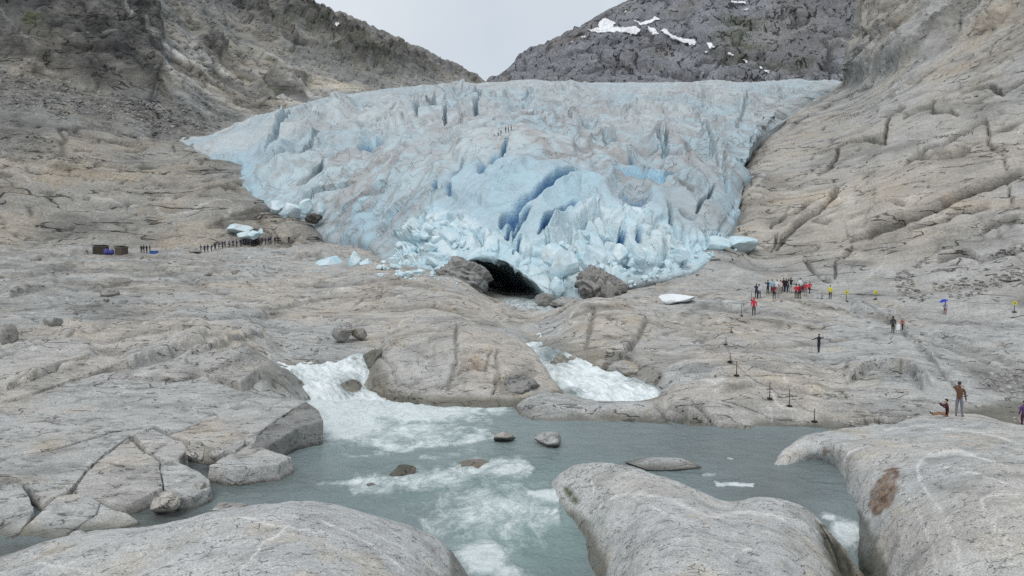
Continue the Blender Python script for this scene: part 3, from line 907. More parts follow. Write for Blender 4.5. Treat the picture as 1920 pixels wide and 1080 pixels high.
greenF = np.clip(poly_mask(qx, qy, [(1360,20),(1450,60),(1520,140),(1420,150),(1340,110)], 40) * (fbm(P, 110, 3) + .35), 0, .6)
darkF = .45 * sstep(0, .5, fbm(P, 190, 4, off=8, stretch=(1, 1, .6)))
col = rock_albedo(P, 26.0, (.245, .25, .27), (.285, .275, .255), -.4, 0, ckf, darkF, None, greenF, stretch=(.8, .8, .5), darkc=((.075, .075, .088), (.17, .167, .18)))  # bluish rock tones, lightened in the albedo in place of distance haze
far_mtn = grid_obj('mountain', P, M['far'], {'col': col})
props(far_mtn, kind='structure')
log('far')
# ------------------------------------------------------------------ the glacier
G_ROWS = [
 # visible toe line
 [(336,264,312),(400,304,265),(458,348,228),(500,386,212),(600,438,190),(692,462,160),(738,520,121),(820,528,106),(880,492,105),(940,493,103),(1000,532,100),(1060,555,98),(1130,515,101),(1230,500,105),(1310,478,112),(1372,425,136),(1388,348,172),(1405,275,220),(1460,236,275),(1592,152,520)],
 [(337,263,313),(403,296,270),(475,338,232),(530,368,216),(615,415,197),(697,440,168),(758,478,136),(830,480,118),(890,460,112),(945,462,110),(1000,485,106),(1060,490,106),(1130,470,108),(1230,462,113),(1310,445,120),(1362,405,141),(1392,330,178),(1412,262,226),(1464,229,282),(1592,152,524)],
 [(339,262,315),(408,285,278),(490,322,240),(560,350,222),(620,385,206),(712,405,180),(780,425,150),(840,410,136),(895,400,129),(950,398,126),(1005,400,122),(1060,405,122),(1130,405,123),(1230,402,127),(1305,392,135),(1352,365,152),(1398,305,190),(1420,248,238),(1470,220,295),(1592,151,530)],
 [(340,261,317),(412,272,292),(505,298,256),(580,318,238),(625,342,224),(720,350,198),(800,345,174),(850,322,164),(900,305,160),(950,297,158),(1005,305,156),(1060,318,156),(1130,335,158),(1230,335,162),(1300,325,172),(1345,305,188),(1402,275,214),(1430,233,258),(1478,207,315),(1592,151,535)],
 [(342,260,319),(416,260,310),(500,270,290),(570,285,268),(620,292,256),(720,288,236),(815,266,222),(862,258,214),(908,252,211),(955,252,213),(1005,258,214),(1060,268,215),(1125,274,218),(1230,268,226),(1300,260,236),(1350,252,246),(1410,238,262),(1450,214,300),(1490,190,355),(1593,151,545)],
 [(343,259,321),(420,250,325),(490,242,335),(550,238,342),(600,232,345),(700,218,348),(800,206,350),(850,203,352),(905,200,355),(955,200,358),(1005,200,360),(1060,200,362),(1120,202,365),(1230,200,370),(1310,197,378),(1360,195,386),(1425,192,398),(1470,184,415),(1510,174,440),(1594,151,560)],
 [(344,258,324),(421,245,345),(460,217,388),(520,202,405),(565,194,418),(640,172,455),(755,158,520),(820,157,545),(880,157,565),(925,150,580),(985,147,595),(1050,150,605),(1110,151,612),(1240,151,620),(1330,148,620),(1390,149,620),(1450,148,620),(1505,147,610),(1550,148,600),(1596,150,590)],
 [(346,275,340),(424,262,380),(462,235,430),(520,220,460),(565,212,480),(640,190,530),(755,176,620),(820,174,650),(880,174,680),(925,168,700),(985,166,710),(1050,168,720),(1110,168,720),(1240,168,720),(1330,166,720),(1390,166,720),(1450,166,720),(1505,166,700),(1550,166,690),(1598,166,680)],
]
rows = [[at(*p) for p in r] for r in G_ROWS]
und = [p + np.array([0, 1.5, -3.5]) for p in rows[0]]
# the underside turns back inside so that the cave has a roof
und2 = [p + np.array([0, 26 if 6 <= i <= 14 else 8, -9 if not 8 <= i <= 10 else -4.0]) for i, p in enumerate(rows[0])]
und = [p + np.array([0, .4 if not 8 <= i <= 10 else 2.0, -3.2 if not 8 <= i <= 10 else .6]) for i, p in enumerate(rows[0])]
net = np.array([und2, und] + rows)
tv = np.concatenate([np.linspace(0, 2, 26)[:-1], np.linspace(2, 8, 380)[:-1], np.linspace(8, 9, 14)])
P = upsample(net, len(tv), 640, tv=tv)
N = grid_normals(P)
qx, qy = proj(P)
X, Yg = P[..., 0], P[..., 1]
vis = np.broadcast_to((tv >= 1.9)[:, None], qx.shape)
# edge fade so the margins stay on the rock
toe = sstep(2.0, 3.2, tv)[:, None]
ew = 0.35 + 0.65 * sstep(0, .05, np.linspace(0, 1, 640)) * sstep(1, .95, np.linspace(0, 1, 640))
ew = np.broadcast_to(ew, qx.shape)
upper = sstep(285, 225, qy)                       # serac field near the top
midz = sstep(470, 400, qy) * (1 - upper)
rub = poly_mask(qx, qy, [(745,520),(750,450),(800,420),(830,395),(960,460),(1010,470),(1110,400),(1200,400),(1290,440),(1440,450),(1440,490),(1170,520),(1060,560),(1000,545),(900,490),(820,530)], 16)
left = poly_mask(qx, qy, [(330,250),(560,190),(760,160),(760,300),(700,460),(600,450),(450,350)], 30)
W1 = fbm(P, 30, 3, .5, 2); W2 = fbm(P, 30, 3, .5, 7)
sc = np.clip(Yg / 200, .55, 2.2)
# 1 broad swells and flow ridges
disp = 2.6 * fbm(P, 34, 3, .5, 1) * sc
disp += .7 * ridged(P, 16, 3, .45, 4) * (.4 + .6 * midz + .5 * left)
# 2 seracs: blocks separated by crevasses, cut across the flow
cell = np.where(upper > .5, 11.0, 11.0)
a = X / 13.0 + .55 * W1; b = Yg / 15.0 + .55 * W2
f1, f2, ca, cb, oa, ob = voronoi(a, b)
edge = f2 - f1
blk = (h2(ca, cb, 4) - .4) * 5.0 + oa * (h2(ca, cb, 5) - .5) * 6 + ob * (h2(ca, cb, 6) - .2) * 6
crk = np.exp(-(edge / .07) ** 2)
sel = sstep(.35, .6, h2(ca, cb, 8) + .35 * W1)
ser = upper * (.45 + .55 * poly_mask(qx, qy, [(560,190),(1060,150),(1060,260),(800,300),(620,290)], 40))
disp += ser * (blk * .55 * sstep(0, .12, edge) - 3.2 * crk * sel)
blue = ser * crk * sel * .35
a = X / 5.2 + .6 * W2 * 2; b = Yg / 7.5 + .6 * W1 * 2
f1, f2, ca, cb, oa, ob = voronoi(a, b)
edge = f2 - f1
blk2 = (h2(ca, cb, 4) - .4) * 2.2 + oa * (h2(ca, cb, 5) - .5) * 2.5 + ob * (h2(ca, cb, 6) - .3) * 3
crk2 = np.exp(-(edge / .08) ** 2)
amt2 = np.clip(.55 * upper + .28 * midz + .25 * left, 0, 1) * sstep(-.35, .3, fbm(P, 40, 3, off=13))
disp += amt2 * .32 * (blk2 * sstep(0, .14, edge) - 1.4 * crk2)
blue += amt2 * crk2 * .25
# 2b long flow ridges: they fan out over the bulge
def ridge_field(dx, dy, per, off):
    ph = (X * dx + Yg * dy) / per + 1.1 * fbm(P, 26, 3, .5, off)
    k = np.floor(ph); f = ph - k
    am = .35 + .65 * h2(k, np.zeros_like(k), int(off) + 3)
    return am * np.where(f < .28, f / .28, (1 - f) / .72) ** 1.2, np.exp(-(np.minimum(f, 1 - f) / .05) ** 2) * am
lw = sstep(930, 780, qx); rw = sstep(960, 1080, qx)
r1, g1 = ridge_field(.88, -.47, 10.5, 51); r2, g2 = ridge_field(.94, .34, 10.0, 57); r3, g3 = ridge_field(.3, .95, 17.0, 61)
brk = np.clip(fbm(P, 30, 3, off=63) + .55, 0, 1.2)
nofresh = 1 - .75 * rub
disp += nofresh * brk * (lw * r1 * 4.2 + rw * r2 * 3.4 + (1 - lw) * (1 - rw) * r1 * 1.5 + upper * r3 * 2.6)
groove = np.clip(nofresh * brk * (lw * g1 + rw * g2 + upper * g3 * .7), 0, 1)
disp -= groove * .8
# 2c crests that show in the photograph: (line, width above px, width below px, height m)
CREST = [
 ([(848,307),(880,292),(912,283),(950,283),(990,288),(1053,317),(1100,336),(1127,344),(1156,366)], 60, 14, 3.4), ([(975,345),(990,332),(1044,337),(1070,350),(1110,372),(1151,390)], 26, 16, 3.0),
 ([(1120,372),(1145,358),(1166,352),(1200,354),(1239,371),(1273,364),(1300,368),(1322,381)], 30, 18, 2.8), ([(638,454),(690,395),(736,347),(790,300),(843,273)], 16, 22, 3.2), ([(638,405),(680,360),(726,317),(800,259)], 16, 22, 2.6),
 ([(726,425),(760,385),(785,356),(848,307)], 14, 18, 2.6), ([(482,305),(518,265),(580,223),(632,190)], 16, 20, 4.2), ([(501,323),(555,282),(612,244),(680,215)], 16, 20, 3.6), ([(470,340),(540,325),(620,300),(700,262)], 18, 20, 3.0), ([(560,380),(620,350),(690,320)], 14, 18, 2.2),
 ([(845,370),(880,335),(905,305)], 10, 12, 2.0), ([(900,400),(940,360),(985,335)], 12, 14, 2.2), ([(1225,262),(1270,285),(1300,320),(1290,345)], 20, 24, 3.0), ([(1110,268),(1180,262),(1250,275)], 26, 14, 2.6), ([(1310,258),(1350,280),(1372,320),(1365,360)], 18, 20, 2.6),
 ([(960,262),(1020,258),(1090,265)], 24, 12, 2.0), ([(740,240),(800,215),(860,208)], 18, 12, 3.5), ([(860,240),(900,215),(960,205)], 20, 12, 3.5), ([(620,240),(690,205),(760,185)], 18, 12, 4.0), ([(980,225),(1060,205),(1150,212)], 24, 12, 3.0), ([(1160,235),(1230,222),(1320,228)], 24, 12, 3.0),
 ([(930,178),(1010,172),(1090,180)], 16, 9, 4.0), ([(1120,185),(1220,176),(1330,182)], 18, 9, 4.0), ([(780,185),(840,175),(900,182)], 14, 9, 4.5), ([(1380,215),(1420,190),(1470,180)], 16, 12, 3.5), ([(1060,165),(1180,163),(1300,166)], 12, 8, 4.0), ([(1200,405),(1230,440),(1262,470)], 14, 12, 2.4), ([(1300,400),(1330,420),(1345,440)], 12, 12, 2.0)]
cxw = qx + 7 * fbm(P, 9, 3, .55, 71); cyw = qy + 7 * fbm(P, 9, 3, .55, 74)
for line, wa, wb, hh in CREST:
    d, s_, par = seg_dist(cxw, cyw, line, 130.)
    e = sstep(0, .12, par) * sstep(1, .88, par)
    disp += hh * e * np.exp(-d / np.where(s_ < 0, wa, wb)) * np.clip(sc, .8, 1.5)
# bowls melted into the flank
for bx, by, br, bd in [(1215, 318, 40, 4.5), (1312, 298, 34, 4.0), (1127, 288, 26, 3.0), (1190, 385, 30, 2.5), (700, 288, 22, 4.0), (560, 300, 30, 3.0), (1090, 300, 28, 2.0), (430, 312, 26, 5.0), (1392, 312, 14, 5.0)]:
    rr_ = np.sqrt((cxw - bx) ** 2 + ((cyw - by) * 1.25) ** 2) / br
    disp -= bd * np.clip(1 - rr_ ** 2, 0, 1) ** .8
# 3 long oblique folds and cracks on the snout
ph = (X * .55 - (P[..., 2]) * .62 + Yg * .12) / 6.5 + .9 * fbm(P, 20, 3, .5, 9)
fold = np.abs(ph - np.round(ph)) * 2
snout = poly_mask(qx, qy, [(760,330),(1000,270),(1380,290),(1390,420),(1300,460),(900,470),(700,460)], 30)
fmask = snout * sstep(-.1, .45, fbm(P, 28, 3, off=21))
disp += fmask * 1.5 * (fold ** .7 - .5)
# 4 rubble at the toe: smaller broken cells
for size, hh, dd, off, tall in ((5.2, 3.4, 1.8, 1, 2.2), (2.2, 1.3, .7, 2, 1.4)):
    a = X / size + .5 * fbm(P, size * 2, 2, off=off); b = (P[..., 2] * .8 + Yg * .6) / (size * tall) + .5 * fbm(P, size * 2, 2, off=off + 5)
    f1, f2, ca, cb, oa, ob = voronoi(a, b)
    edge = f2 - f1
    disp += rub * ((h2(ca, cb, 4) - .35) * hh + oa * (h2(ca, cb, 5) - .5) * hh * 1.4 + ob * (h2(ca, cb, 6) - .5) * hh * 1.4) * sstep(0, .1, edge) - rub * dd * np.exp(-(edge / .09) ** 2)
# 5 the crevasses that show in the photograph: (line, width px, depth m, step m)
CREV = [
 ([(938,298),(918,318),(905,338)], 8, 6, .8), ([(872,312),(860,340),(848,376)], 5, 6, .8), ([(950,288),(925,315)], 3, 3, .3), ([(950,330),(946,352)], 3, 4, .3),
 ([(1075,348),(1030,362),(1005,385),(975,410),(940,428)], 9, 6, 2.6), ([(974,423),(950,450)], 6, 5.5, .8), ([(1000,413),(963,458)], 5, 5, .8), ([(1092,398),(1060,408),(1030,430),(1010,460)], 6, 5, 1.8),
 ([(980,462),(960,480)], 3, 3.5, .3), ([(832,345),(822,378)], 3, 4, .4), ([(840,310),(826,330)], 2.5, 3, .2), ([(680,292),(700,285),(722,283)], 7, 6, .8),
 ([(1168,376),(1190,378),(1212,383)], 3, 3, .6), ([(1182,399),(1196,401)], 3, 2.5, .3), ([(1128,430),(1148,445),(1160,452)], 6, 4, .8), ([(1162,455),(1158,480)], 5, 4, 0), ([(1188,452),(1192,475)], 4, 3.5, 0),
 ([(1270,370),(1295,388)], 3, 3, .3), ([(1270,405),(1300,420)], 3, 3, .3), ([(1250,395),(1262,430),(1268,455)], 3, 2.5, .3), ([(1190,222),(1180,232),(1175,240)], 3, 4, .2), ([(1178,216),(1166,236)], 2.5, 3, .2),
 ([(1130,270),(1148,278),(1140,290)], 8, 3, 0), ([(1230,275),(1250,300),(1290,312)], 4, 3, .6), ([(1240,262),(1252,290)], 3, 3, .3), ([(1180,300),(1185,330),(1195,342)], 5, 2.5, .6),
 ([(1140,345),(1200,358),(1240,368),(1265,355)], 4, 2, 1.2), ([(790,245),(785,220),(782,205)], 3, 4, 0), ([(840,220),(836,255)], 2.5, 3, 0), ([(905,205),(896,225),(892,245)], 3, 4, 0),
 ([(806,205),(818,222)], 6, 4, .5), ([(990,188),(975,205)], 3, 3, 0), ([(1065,225),(1068,240)], 3, 3, 0), ([(780,165),(775,200)], 2.5, 3, 0), ([(900,165),(895,200)], 4, 5, 0),
 ([(1380,250),(1395,215),(1405,190)], 3, 1.6, 0), ([(1340,215),(1345,250)], 3, 1.2, 0), ([(495,330),(560,310),(640,260)], 3, 3, .6), ([(560,355),(600,330),(660,300)], 3, 2.5, .6),
 ([(500,300),(520,270),(590,220)], 3, 3, .8), ([(540,395),(600,370),(680,350)], 3, 2.5, .6), ([(720,440),(760,400),(800,370)], 3, 3, .8), ([(640,420),(700,390),(750,350)], 3, 2.5, .8),
 ([(1300,410),(1320,390),(1335,360)], 3, 2.5, .3), ([(1360,300),(1355,330),(1360,370)], 3, 1.5, .5), ([(1310,230),(1330,270),(1345,330)], 3, 1.4, .8), ([(1090,240),(1140,255),(1200,250)], 3, 2, .5),
]
wx = qx + 3.0 * fbm(P, 4, 3, off=3); wy = qy + 3.0 * fbm(P, 4, 3, off=8)
for line, wpx, dep, step in CREV:
    d, s_, par = seg_dist(wx, wy, line)
    e = np.sqrt(np.clip(np.minimum(par, 1 - par) * 6, 0, 1))
    wloc = wpx * (.35 + .65 * e)
    g = np.exp(-(d / wloc) ** 4) * sstep(0, .04, np.minimum(par, 1 - par) + .02)
    gb = np.exp(-(d / (wloc * 1.25)) ** 6) * sstep(0, .04, np.minimum(par, 1 - par) + .02)
    disp += -1.25 * dep * g * np.clip(sc, .8, 1.6) + step * np.exp(-d / (wpx * 4)) * (s_ < 0) * e
    cx_, cy_ = np.mean(line, axis=0)
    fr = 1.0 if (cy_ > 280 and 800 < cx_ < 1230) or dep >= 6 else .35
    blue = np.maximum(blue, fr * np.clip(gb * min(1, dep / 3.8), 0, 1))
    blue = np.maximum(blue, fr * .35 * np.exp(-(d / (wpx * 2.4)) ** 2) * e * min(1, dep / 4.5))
fineok = sstep(330, 180, Yg) * ew
disp += .45 * fbm(P, 5, 3, .5, 11) * np.clip(.5 + midz + rub, 0, 1) + .10 * fbm(P, 2.4, 2, .5, 14) * fineok
spc = np.linalg.norm(np.gradient(P, axis=1), axis=-1)
disp = disp * np.clip(.75 / spc, .3, 1) * (1 - .65 * poly_mask(qx, qy, [(868,470),(1025,480),(1025,556),(868,520)], 16))
fadeb = sstep(1.6, 2.35, tv)[:, None]
disp = disp * ew * (.3 + .7 * fadeb)
disp = disp * (1 - .55 * sstep(6.9, 7.9, tv))[:, None] - (1.2 * sstep(6.5, 8, tv))[:, None] * sc
P = P + N * disp[..., None]
# colour masks: clean broken toe, dust on the middle, blue zones
white = np.clip(rub * 1.0 + .25 * poly_mask(qx, qy, [(840,300),(1100,330),(1300,440),(1000,470),(830,440)], 40), 0, 1)
dirt = np.clip(.60 - .95 * rub + .35 * poly_mask(qx, qy, [(640,300),(800,330),(760,430),(690,465),(610,440)], 40) + .45 * poly_mask(qx, qy, [(960,250),(1150,270),(1260,370),(1160,350),(1080,330),(950,290)], 30)
               - .35 * poly_mask(qx, qy, [(340,250),(560,230),(560,340),(450,330)], 30) - .4 * poly_mask(qx, qy, [(850,300),(1100,340),(1120,430),(960,460),(850,400)], 25)
               + .35 * poly_mask(qx, qy, [(1280,380),(1385,300),(1370,250),(1300,250),(1200,300)], 40), .0, 1)
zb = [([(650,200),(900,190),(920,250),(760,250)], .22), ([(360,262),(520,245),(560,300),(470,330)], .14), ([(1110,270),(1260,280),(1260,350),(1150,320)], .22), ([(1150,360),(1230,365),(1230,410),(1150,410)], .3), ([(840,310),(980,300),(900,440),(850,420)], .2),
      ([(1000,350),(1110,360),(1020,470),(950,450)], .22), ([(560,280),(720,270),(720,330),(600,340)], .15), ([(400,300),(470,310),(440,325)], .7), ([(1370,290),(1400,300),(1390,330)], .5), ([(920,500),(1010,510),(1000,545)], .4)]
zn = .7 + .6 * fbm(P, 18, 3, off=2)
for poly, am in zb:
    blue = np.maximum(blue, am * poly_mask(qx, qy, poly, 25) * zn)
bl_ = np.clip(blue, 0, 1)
big = sstep(-.3, .3, fbm(P, 45, 3, .5, 31))
hi_ = sstep(360, 270, qy)
col = lerp3(lerp3((.455, .56, .605), (.365, .515, .595), big), lerp3((.49, .55, .57), (.405, .51, .56), big), hi_)
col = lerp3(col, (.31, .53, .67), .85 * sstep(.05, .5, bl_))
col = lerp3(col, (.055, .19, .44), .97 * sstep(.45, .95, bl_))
col = lerp3(col, lerp3((.52, .69, .755), (.66, .76, .79), sstep(-.4, .4, fbm(P, 6, 3, .5, 33))), .85 * white * (1 - sstep(.3, .8, bl_)))
A1 = np.stack([X * .88 - Yg * .47, (X * .47 + Yg * .88) * .16, P[..., 2] * .1], -1); A2 = np.stack([X * .94 + Yg * .34, (-X * .34 + Yg * .94) * .16, P[..., 2] * .1], -1)
stl = fbm(A1 + (fbm(P, 20, 2, off=35) * 5)[..., None], 5.5, 5, .62, 36); strr = fbm(A2 + (fbm(P, 20, 2, off=37) * 5)[..., None], 5.5, 5, .62, 46)
mixw = sstep(880, 1000, qx)
d1 = sstep(-.22, .35, stl * (1 - mixw) + strr * mixw + .25 * fbm(P, 40, 3, .5, 48))
d2 = sstep(-.05, .5, fbm(P, 5, 5, .7, 38))
dl = .8 * groove + crack_lines(P, 13, .06, (1, .6, .6), 41, .1) + crack_lines(P, 6, .07, (.7, .7, 1), 44, 0)
keep = 1 - .8 * sstep(.25, .6, bl_)
col = lerp3(col, (.385, .37, .36), .85 * d1 * dirt * keep)
col = lerp3(col, (.25, .235, .225), .7 * d2 * np.clip(dirt, 0, 1) * keep)
col = lerp3(col, (.20, .19, .18), .55 * np.clip(dl, 0, 1) * np.clip(dirt + .1, 0, 1) * keep)
glacier = grid_obj('glacier', P, M['ice'], {'col': col, 'dirtm': np.clip(dirt + .15 - rub * .3, 0, 1) * keep})
props(glacier, kind='structure')
log('glacier')

# ------------------------------------------------------------------ rounded bedrock knolls in the foreground
def dome(name, cols, nv, nu, label, veins=(), rust=(), green=(), relief=.10, mat='dome', group=None, wetz=(.25, -.1), seed=0., cracks=(), wet_or_shade=()):
    net = np.array([[((px - 960) / FPX * Y, Y, z) for (Y, z) in c] for px, c in cols]).transpose(1, 0, 2)
    nr = net.shape[0]
    if mat == 'dome':
        tv_ = np.concatenate([np.linspace(0, 1, 10)[:-1], np.linspace(1, nr - 2.6, nv)[:-1], np.linspace(nr - 2.6, nr - 1, 16)])
        P = upsample(net, len(tv_), nu, tv=tv_)
    else:
        P = upsample(net, nv, nu)
    # rows run from far to near: flip so that normals point up
    P = P[::-1]
    N = grid_normals(P)
    qx, qy = proj(P)
    d = relief * (fbm(P, 2.6, 3, .5, 3 + seed) * 1.3 + .35 * fbm(P, .8, 3, .5, 6 + seed)) + .018 * fbm(P, .22, 3, .6, 9 + seed)
    d += relief * .6 * saw_ledges(P, .5, .7, 0, 1.3, 1.2, 5, 3 + seed, .3)
    jx = qx + 6 * fbm(P, 1, 2); jy = qy + 6 * fbm(P, 1, 2, off=3)
    for line, wpx, dep in cracks:
        dd, s_, par = seg_dist(jx, jy, line)
        d -= dep * np.exp(-(dd / wpx) ** 2)
    P = P + N * d[..., None]
    vein = np.zeros(qx.shape); ru = vein.copy(); gr = vein.copy()
    wob = 5 * fbm(P, .7, 3, .5, 1 + seed)
    for line, w in veins:
        dd, _, par = seg_dist(qx + wob, qy + wob * .7, line)
        vein = np.maximum(vein, np.exp(-(dd / (w * 1.0 + .5)) ** 2) * (.75 + .5 * fbm(P, .5, 2, off=4)) * sstep(0, .05, par) * sstep(1, .95, par))
    for poly, s_ in rust:
        ru = np.maximum(ru, (.5 if mat == 'block' else 1.0) * poly_mask(qx + 8 * fbm(P, .4, 3), qy + 8 * fbm(P, .4, 3, off=2), poly, s_) * (.75 + .4 * fbm(P, .3, 3)))
    for poly, s_ in green:
        gr = np.maximum(gr, poly_mask(qx, qy, poly, s_))
    wet = sstep(wetz[0], wetz[1], P[..., 2] + .1 * fbm(P, .8, 2, off=8))
    for poly, s_, a_ in wet_or_shade:
        wet = np.maximum(wet, a_ * poly_mask(qx, qy, poly, s_))
    beige = .35 * sstep(0, .4, fbm(P, 5, 3, off=5 + seed))
    ckd = None
    if mat == 'block':
        ckd = np.clip(.6 * crack_lines(P, 1.2, .06, (.35, 1, 1), seed, -.1, .2) + .4 * crack_lines(P, 2.5, .03, (1, 1, .4), seed + 5, -.1, .2), 0, 1)
    col = rock_albedo(P, .6 if mat == 'dome' else .8, (.455, .46, .452) if mat == 'dome' else GREY, (.455, .44, .41) if mat == 'dome' else BEIGE, -.3 if mat == 'dome' else .25, beige, ckd, None, None, gr, wet, vein, ru,
                      stretch=(.6, 1, 1), streaks=.75, off=seed, veins=0)
    o = grid_obj(name, P, M[mat], {'col': col, 'wet': wet})
    props(o, label, 'rock', group)
    return o

def zc(py, Y):           # height of a point seen at row py and distance Y
    return CAMZ + (460 - py) / 1450.0 * Y

KN = 'rounded bedrock knolls beside the pool'
cols = []
for px, py, Yc, zm in [(-420,1130,22.5,-.4),(-250,1085,22.8,0),(-60,1062,23.4,.3),(0,1052,23.8,.5),(100,1020,24.6,.8),(200,1003,25.3,1.0),(300,990,25.3,1.3),(400,967,25,1.75),(480,953,24.5,1.95),
                       (540,950,24,2.05),(600,953,24,2.0),(660,962,24,1.85),(720,978,24,1.55),(780,1003,24,1.1),(830,1036,24,.4),(858,1066,24,-.35),(885,1105,24,-1.3),(915,1150,24,-2.2)]:
    z = zc(py, Yc)
    k = min(1, max(-.6, zm))
    cols.append((px, [(Yc + 2.6, -1.8), (Yc + 1.0, z - .8), (Yc, z), (Yc - 1.6, (z + zm) / 2 + .06), (Yc - 3.5, zm), (16.5, zm + .1), (12, zm - .4), (8, zm - 1.6)]))
dome('bedrock_knoll', cols, 190, 440, 'broad pale rounded rock filling the bottom left corner of the view', group=KN,
     veins=[([(440,1080),(480,1040),(500,1010),(530,995),(545,985)], 1.6), ([(60,1040),(100,1050),(130,1085)], 1.5), ([(380,985),(440,975),(520,985),(620,1000)], 1.2), ([(700,1000),(780,1040),(830,1080)], 1.2), ([(600,975),(700,1020),(760,1070)], 1.0), ([(0,1075),(80,1060),(200,1085)], 1.3)], seed=1,
     wet_or_shade=[([(860,1060),(840,1080),(790,1090),(900,1090)], 12, .7)])
cols = []
for px, py, Yc, z27, z23 in [(1005,960,31.5,-1.8,-2.0),(1030,925,31.5,-1.7,-2.0),(1048,903,31.2,-1.5,-2.0),(1072,884,31,-1.15,-1.9),(1100,876,30.5,-.6,-1.4),(1140,873,30,.45,-.35),(1200,885,29.5,1.05,.85),(1250,905,29,1.1,1.25),
                             (1300,925,28.6,.92,1.4),(1350,945,28.3,.55,1.25),(1390,948,28.2,.48,1.15),(1430,940,28.2,.6,1.1),(1480,948,28,.5,.85),(1525,966,27.5,.18,.4),(1560,995,26.6,-.45,-.1),(1595,1040,25.2,-1.3,-.75),(1625,1085,24,-1.8,-1.3),(1660,1130,24,-2,-2)]:
    z = zc(py, Yc)
    cols.append((px, [(Yc + 2.0, -1.9), (Yc + .8, z - .7), (Yc, z), ((Yc + 26.6) / 2 if Yc > 26.8 else Yc - .3, (z + z27) / 2 + .05), (min(26.5, Yc - .6), z27), (23.2, z23), (18, z23 + .1), (12, z23 - .5), (8, z23 - 1.8)]))
dome('bedrock_knoll', cols, 200, 350, 'pale saddle-shaped rock with a white vein between the rapids and the gully', group=KN,
     veins=[([(1100,965),(1130,940),(1165,925),(1200,925),(1260,940),(1320,965),(1345,968),(1400,960),(1450,965),(1490,980)], 2.2), ([(1370,1040),(1400,1030),(1440,1027)], 1.3), ([(1180,925),(1240,960),(1290,975)], 1.2), ([(1110,890),(1112,930)], 1.0)],
     green=[([(1052,912),(1072,915),(1090,945),(1080,950)], 6), ([(1520,965),(1560,990),(1540,990)], 6)], seed=4, wetz=(-.05, -.45), wet_or_shade=[([(1560,1010),(1620,1070),(1600,1090),(1540,1020),(1540,990)], 10, .7), ([(1085,960),(1110,980),(1095,1020),(1110,1080),(1085,1080)], 6, .8)])
cols = []
ND = 0
for px, py, Yc, rws in [
    (1440, 905, 33.6, [(-1.2,34.0),(-1.4,33.3),(-1.6,32.5),(-1.8,30),(-1.9,27),(-2,24),(-2,20)]),
    (1462, 876, 34.0, [(-.25,33.7),(-.9,33.4),(-1.3,32.8),(-1.8,30),(-1.9,27),(-2,24),(-2,20)]),
    (1478, 850, 34.6, [(.25,34.0),(-.25,33.6),(-1.0,33.2),(-1.8,30),(-1.9,27),(-2,24),(-2,20)]),
    (1505, 828, 35.3, [(.7,34.6),(.2,34.2),(-.9,34.2),(-1.8,31),(-1.9,27),(-2,24),(-2,20)]),
    (1540, 815, 36.0, [(.85,35.2),(.45,34.5),(-.9,34.9),(-1.8,31.5),(-1.9,27.5),(-2,24),(-2,20)]),
    (1575, 808, 36.6, [(1.0,35),(.9,33.2),(-.7,33.6),(-1.5,30.5),(-1.9,27.5),(-2,24),(-2,20)]),
    (1605, 806, 37.2, [(1.05,35),(1.1,32.6),(.45,30.6),(-.9,28.3),(-1.6,26.5),(-2,24),(-2,20)]),
    (1640, 804, 37.6, [(1.05,35),(1.2,32.4),(1.05,29.8),(.3,27.3),(-.7,25.3),(-1.7,22.5),(-2,18)]),
    (1690, 798, 38.2, [(1.1,35.5),(1.3,32.4),(1.35,29.5),(1.15,26.6),(.6,24),(-.2,21),(-1.5,16)]),
    (1740, 785, 39.0, [(1.2,36),(1.45,32.5),(1.6,29.5),(1.6,26.5),(1.35,23.5),(.9,20),(-.2,15)]),
    (1800, 780, 39.4, [(1.25,36),(1.55,32.5),(1.75,29.5),(1.85,26.5),(1.8,23.5),(1.5,20),(.5,15)]),
    (1860, 785, 39.5, [(1.2,36),(1.55,32.5),(1.8,29.5),(2.0,26.5),(2.05,23.5),(1.8,20),(.8,15)]),
    (1925, 801, 39.5, [(1.0,36),(1.45,32.5),(1.8,29.5),(2.05,26.5),(2.15,23.5),(2.0,20),(1,15)]),
    (2040, 815, 39.0, [(.9,36),(1.4,32.5),(1.8,29.5),(2.05,26.5),(2.2,23.5),(2.1,20),(1.2,15)]),
    (2300, 835, 38.0, [(.8,35),(1.3,32),(1.7,29),(2.0,26),(2.2,23),(2.1,19),(1.2,15)])]:
    z = zc(py, Yc)
    cols.append((px, [(Yc + 3.0, -1.6), (Yc + 1.2, z - .5), (Yc, z)] + [(Y, zz) for zz, Y in rws]))
dome('bedrock_knoll', cols, 215, 370, 'huge smooth pale rock with a rust brown stain at the lower right', group=KN,
     veins=[([(1610,1040),(1605,980),(1590,920),(1578,870),(1590,845),(1615,838),(1640,838)], 1.8), ([(1810,1080),(1790,1010),(1760,950),(1725,905),(1720,870),(1740,855),(1790,850),(1840,860),(1900,885)], 2.4), ([(1910,1060),(1880,1010),(1845,960),(1840,940),(1860,930),(1920,930)], 2.2), ([(1862,985),(1870,965),(1920,958)], 1.5),
            ([(1690,915),(1720,960),(1750,1030),(1760,1080)], 1.2), ([(1650,805),(1740,800),(1850,815),(1920,835)], 1.0), ([(1760,870),(1830,890),(1920,920)], 1.0)],
     rust=[([(1672,876),(1684,880),(1688,900),(1680,925),(1668,950),(1650,968),(1632,962),(1628,935),(1645,915),(1655,890)], 5), ([(1545,838),(1552,836),(1556,848),(1548,852)], 5)],
     green=[([(1612,1030),(1625,1060),(1640,1080),(1600,1080)], 10)], seed=8, relief=.11, wetz=(.1, -.25), wet_or_shade=[([(1570,965),(1600,1000),(1660,1080),(1640,1090),(1590,1020)], 10, .75), ([(1510,855),(1545,860),(1565,925),(1520,905)], 10, .35)])  # last patch is shade of the scoop, darkened through the wet mask
log('domes')

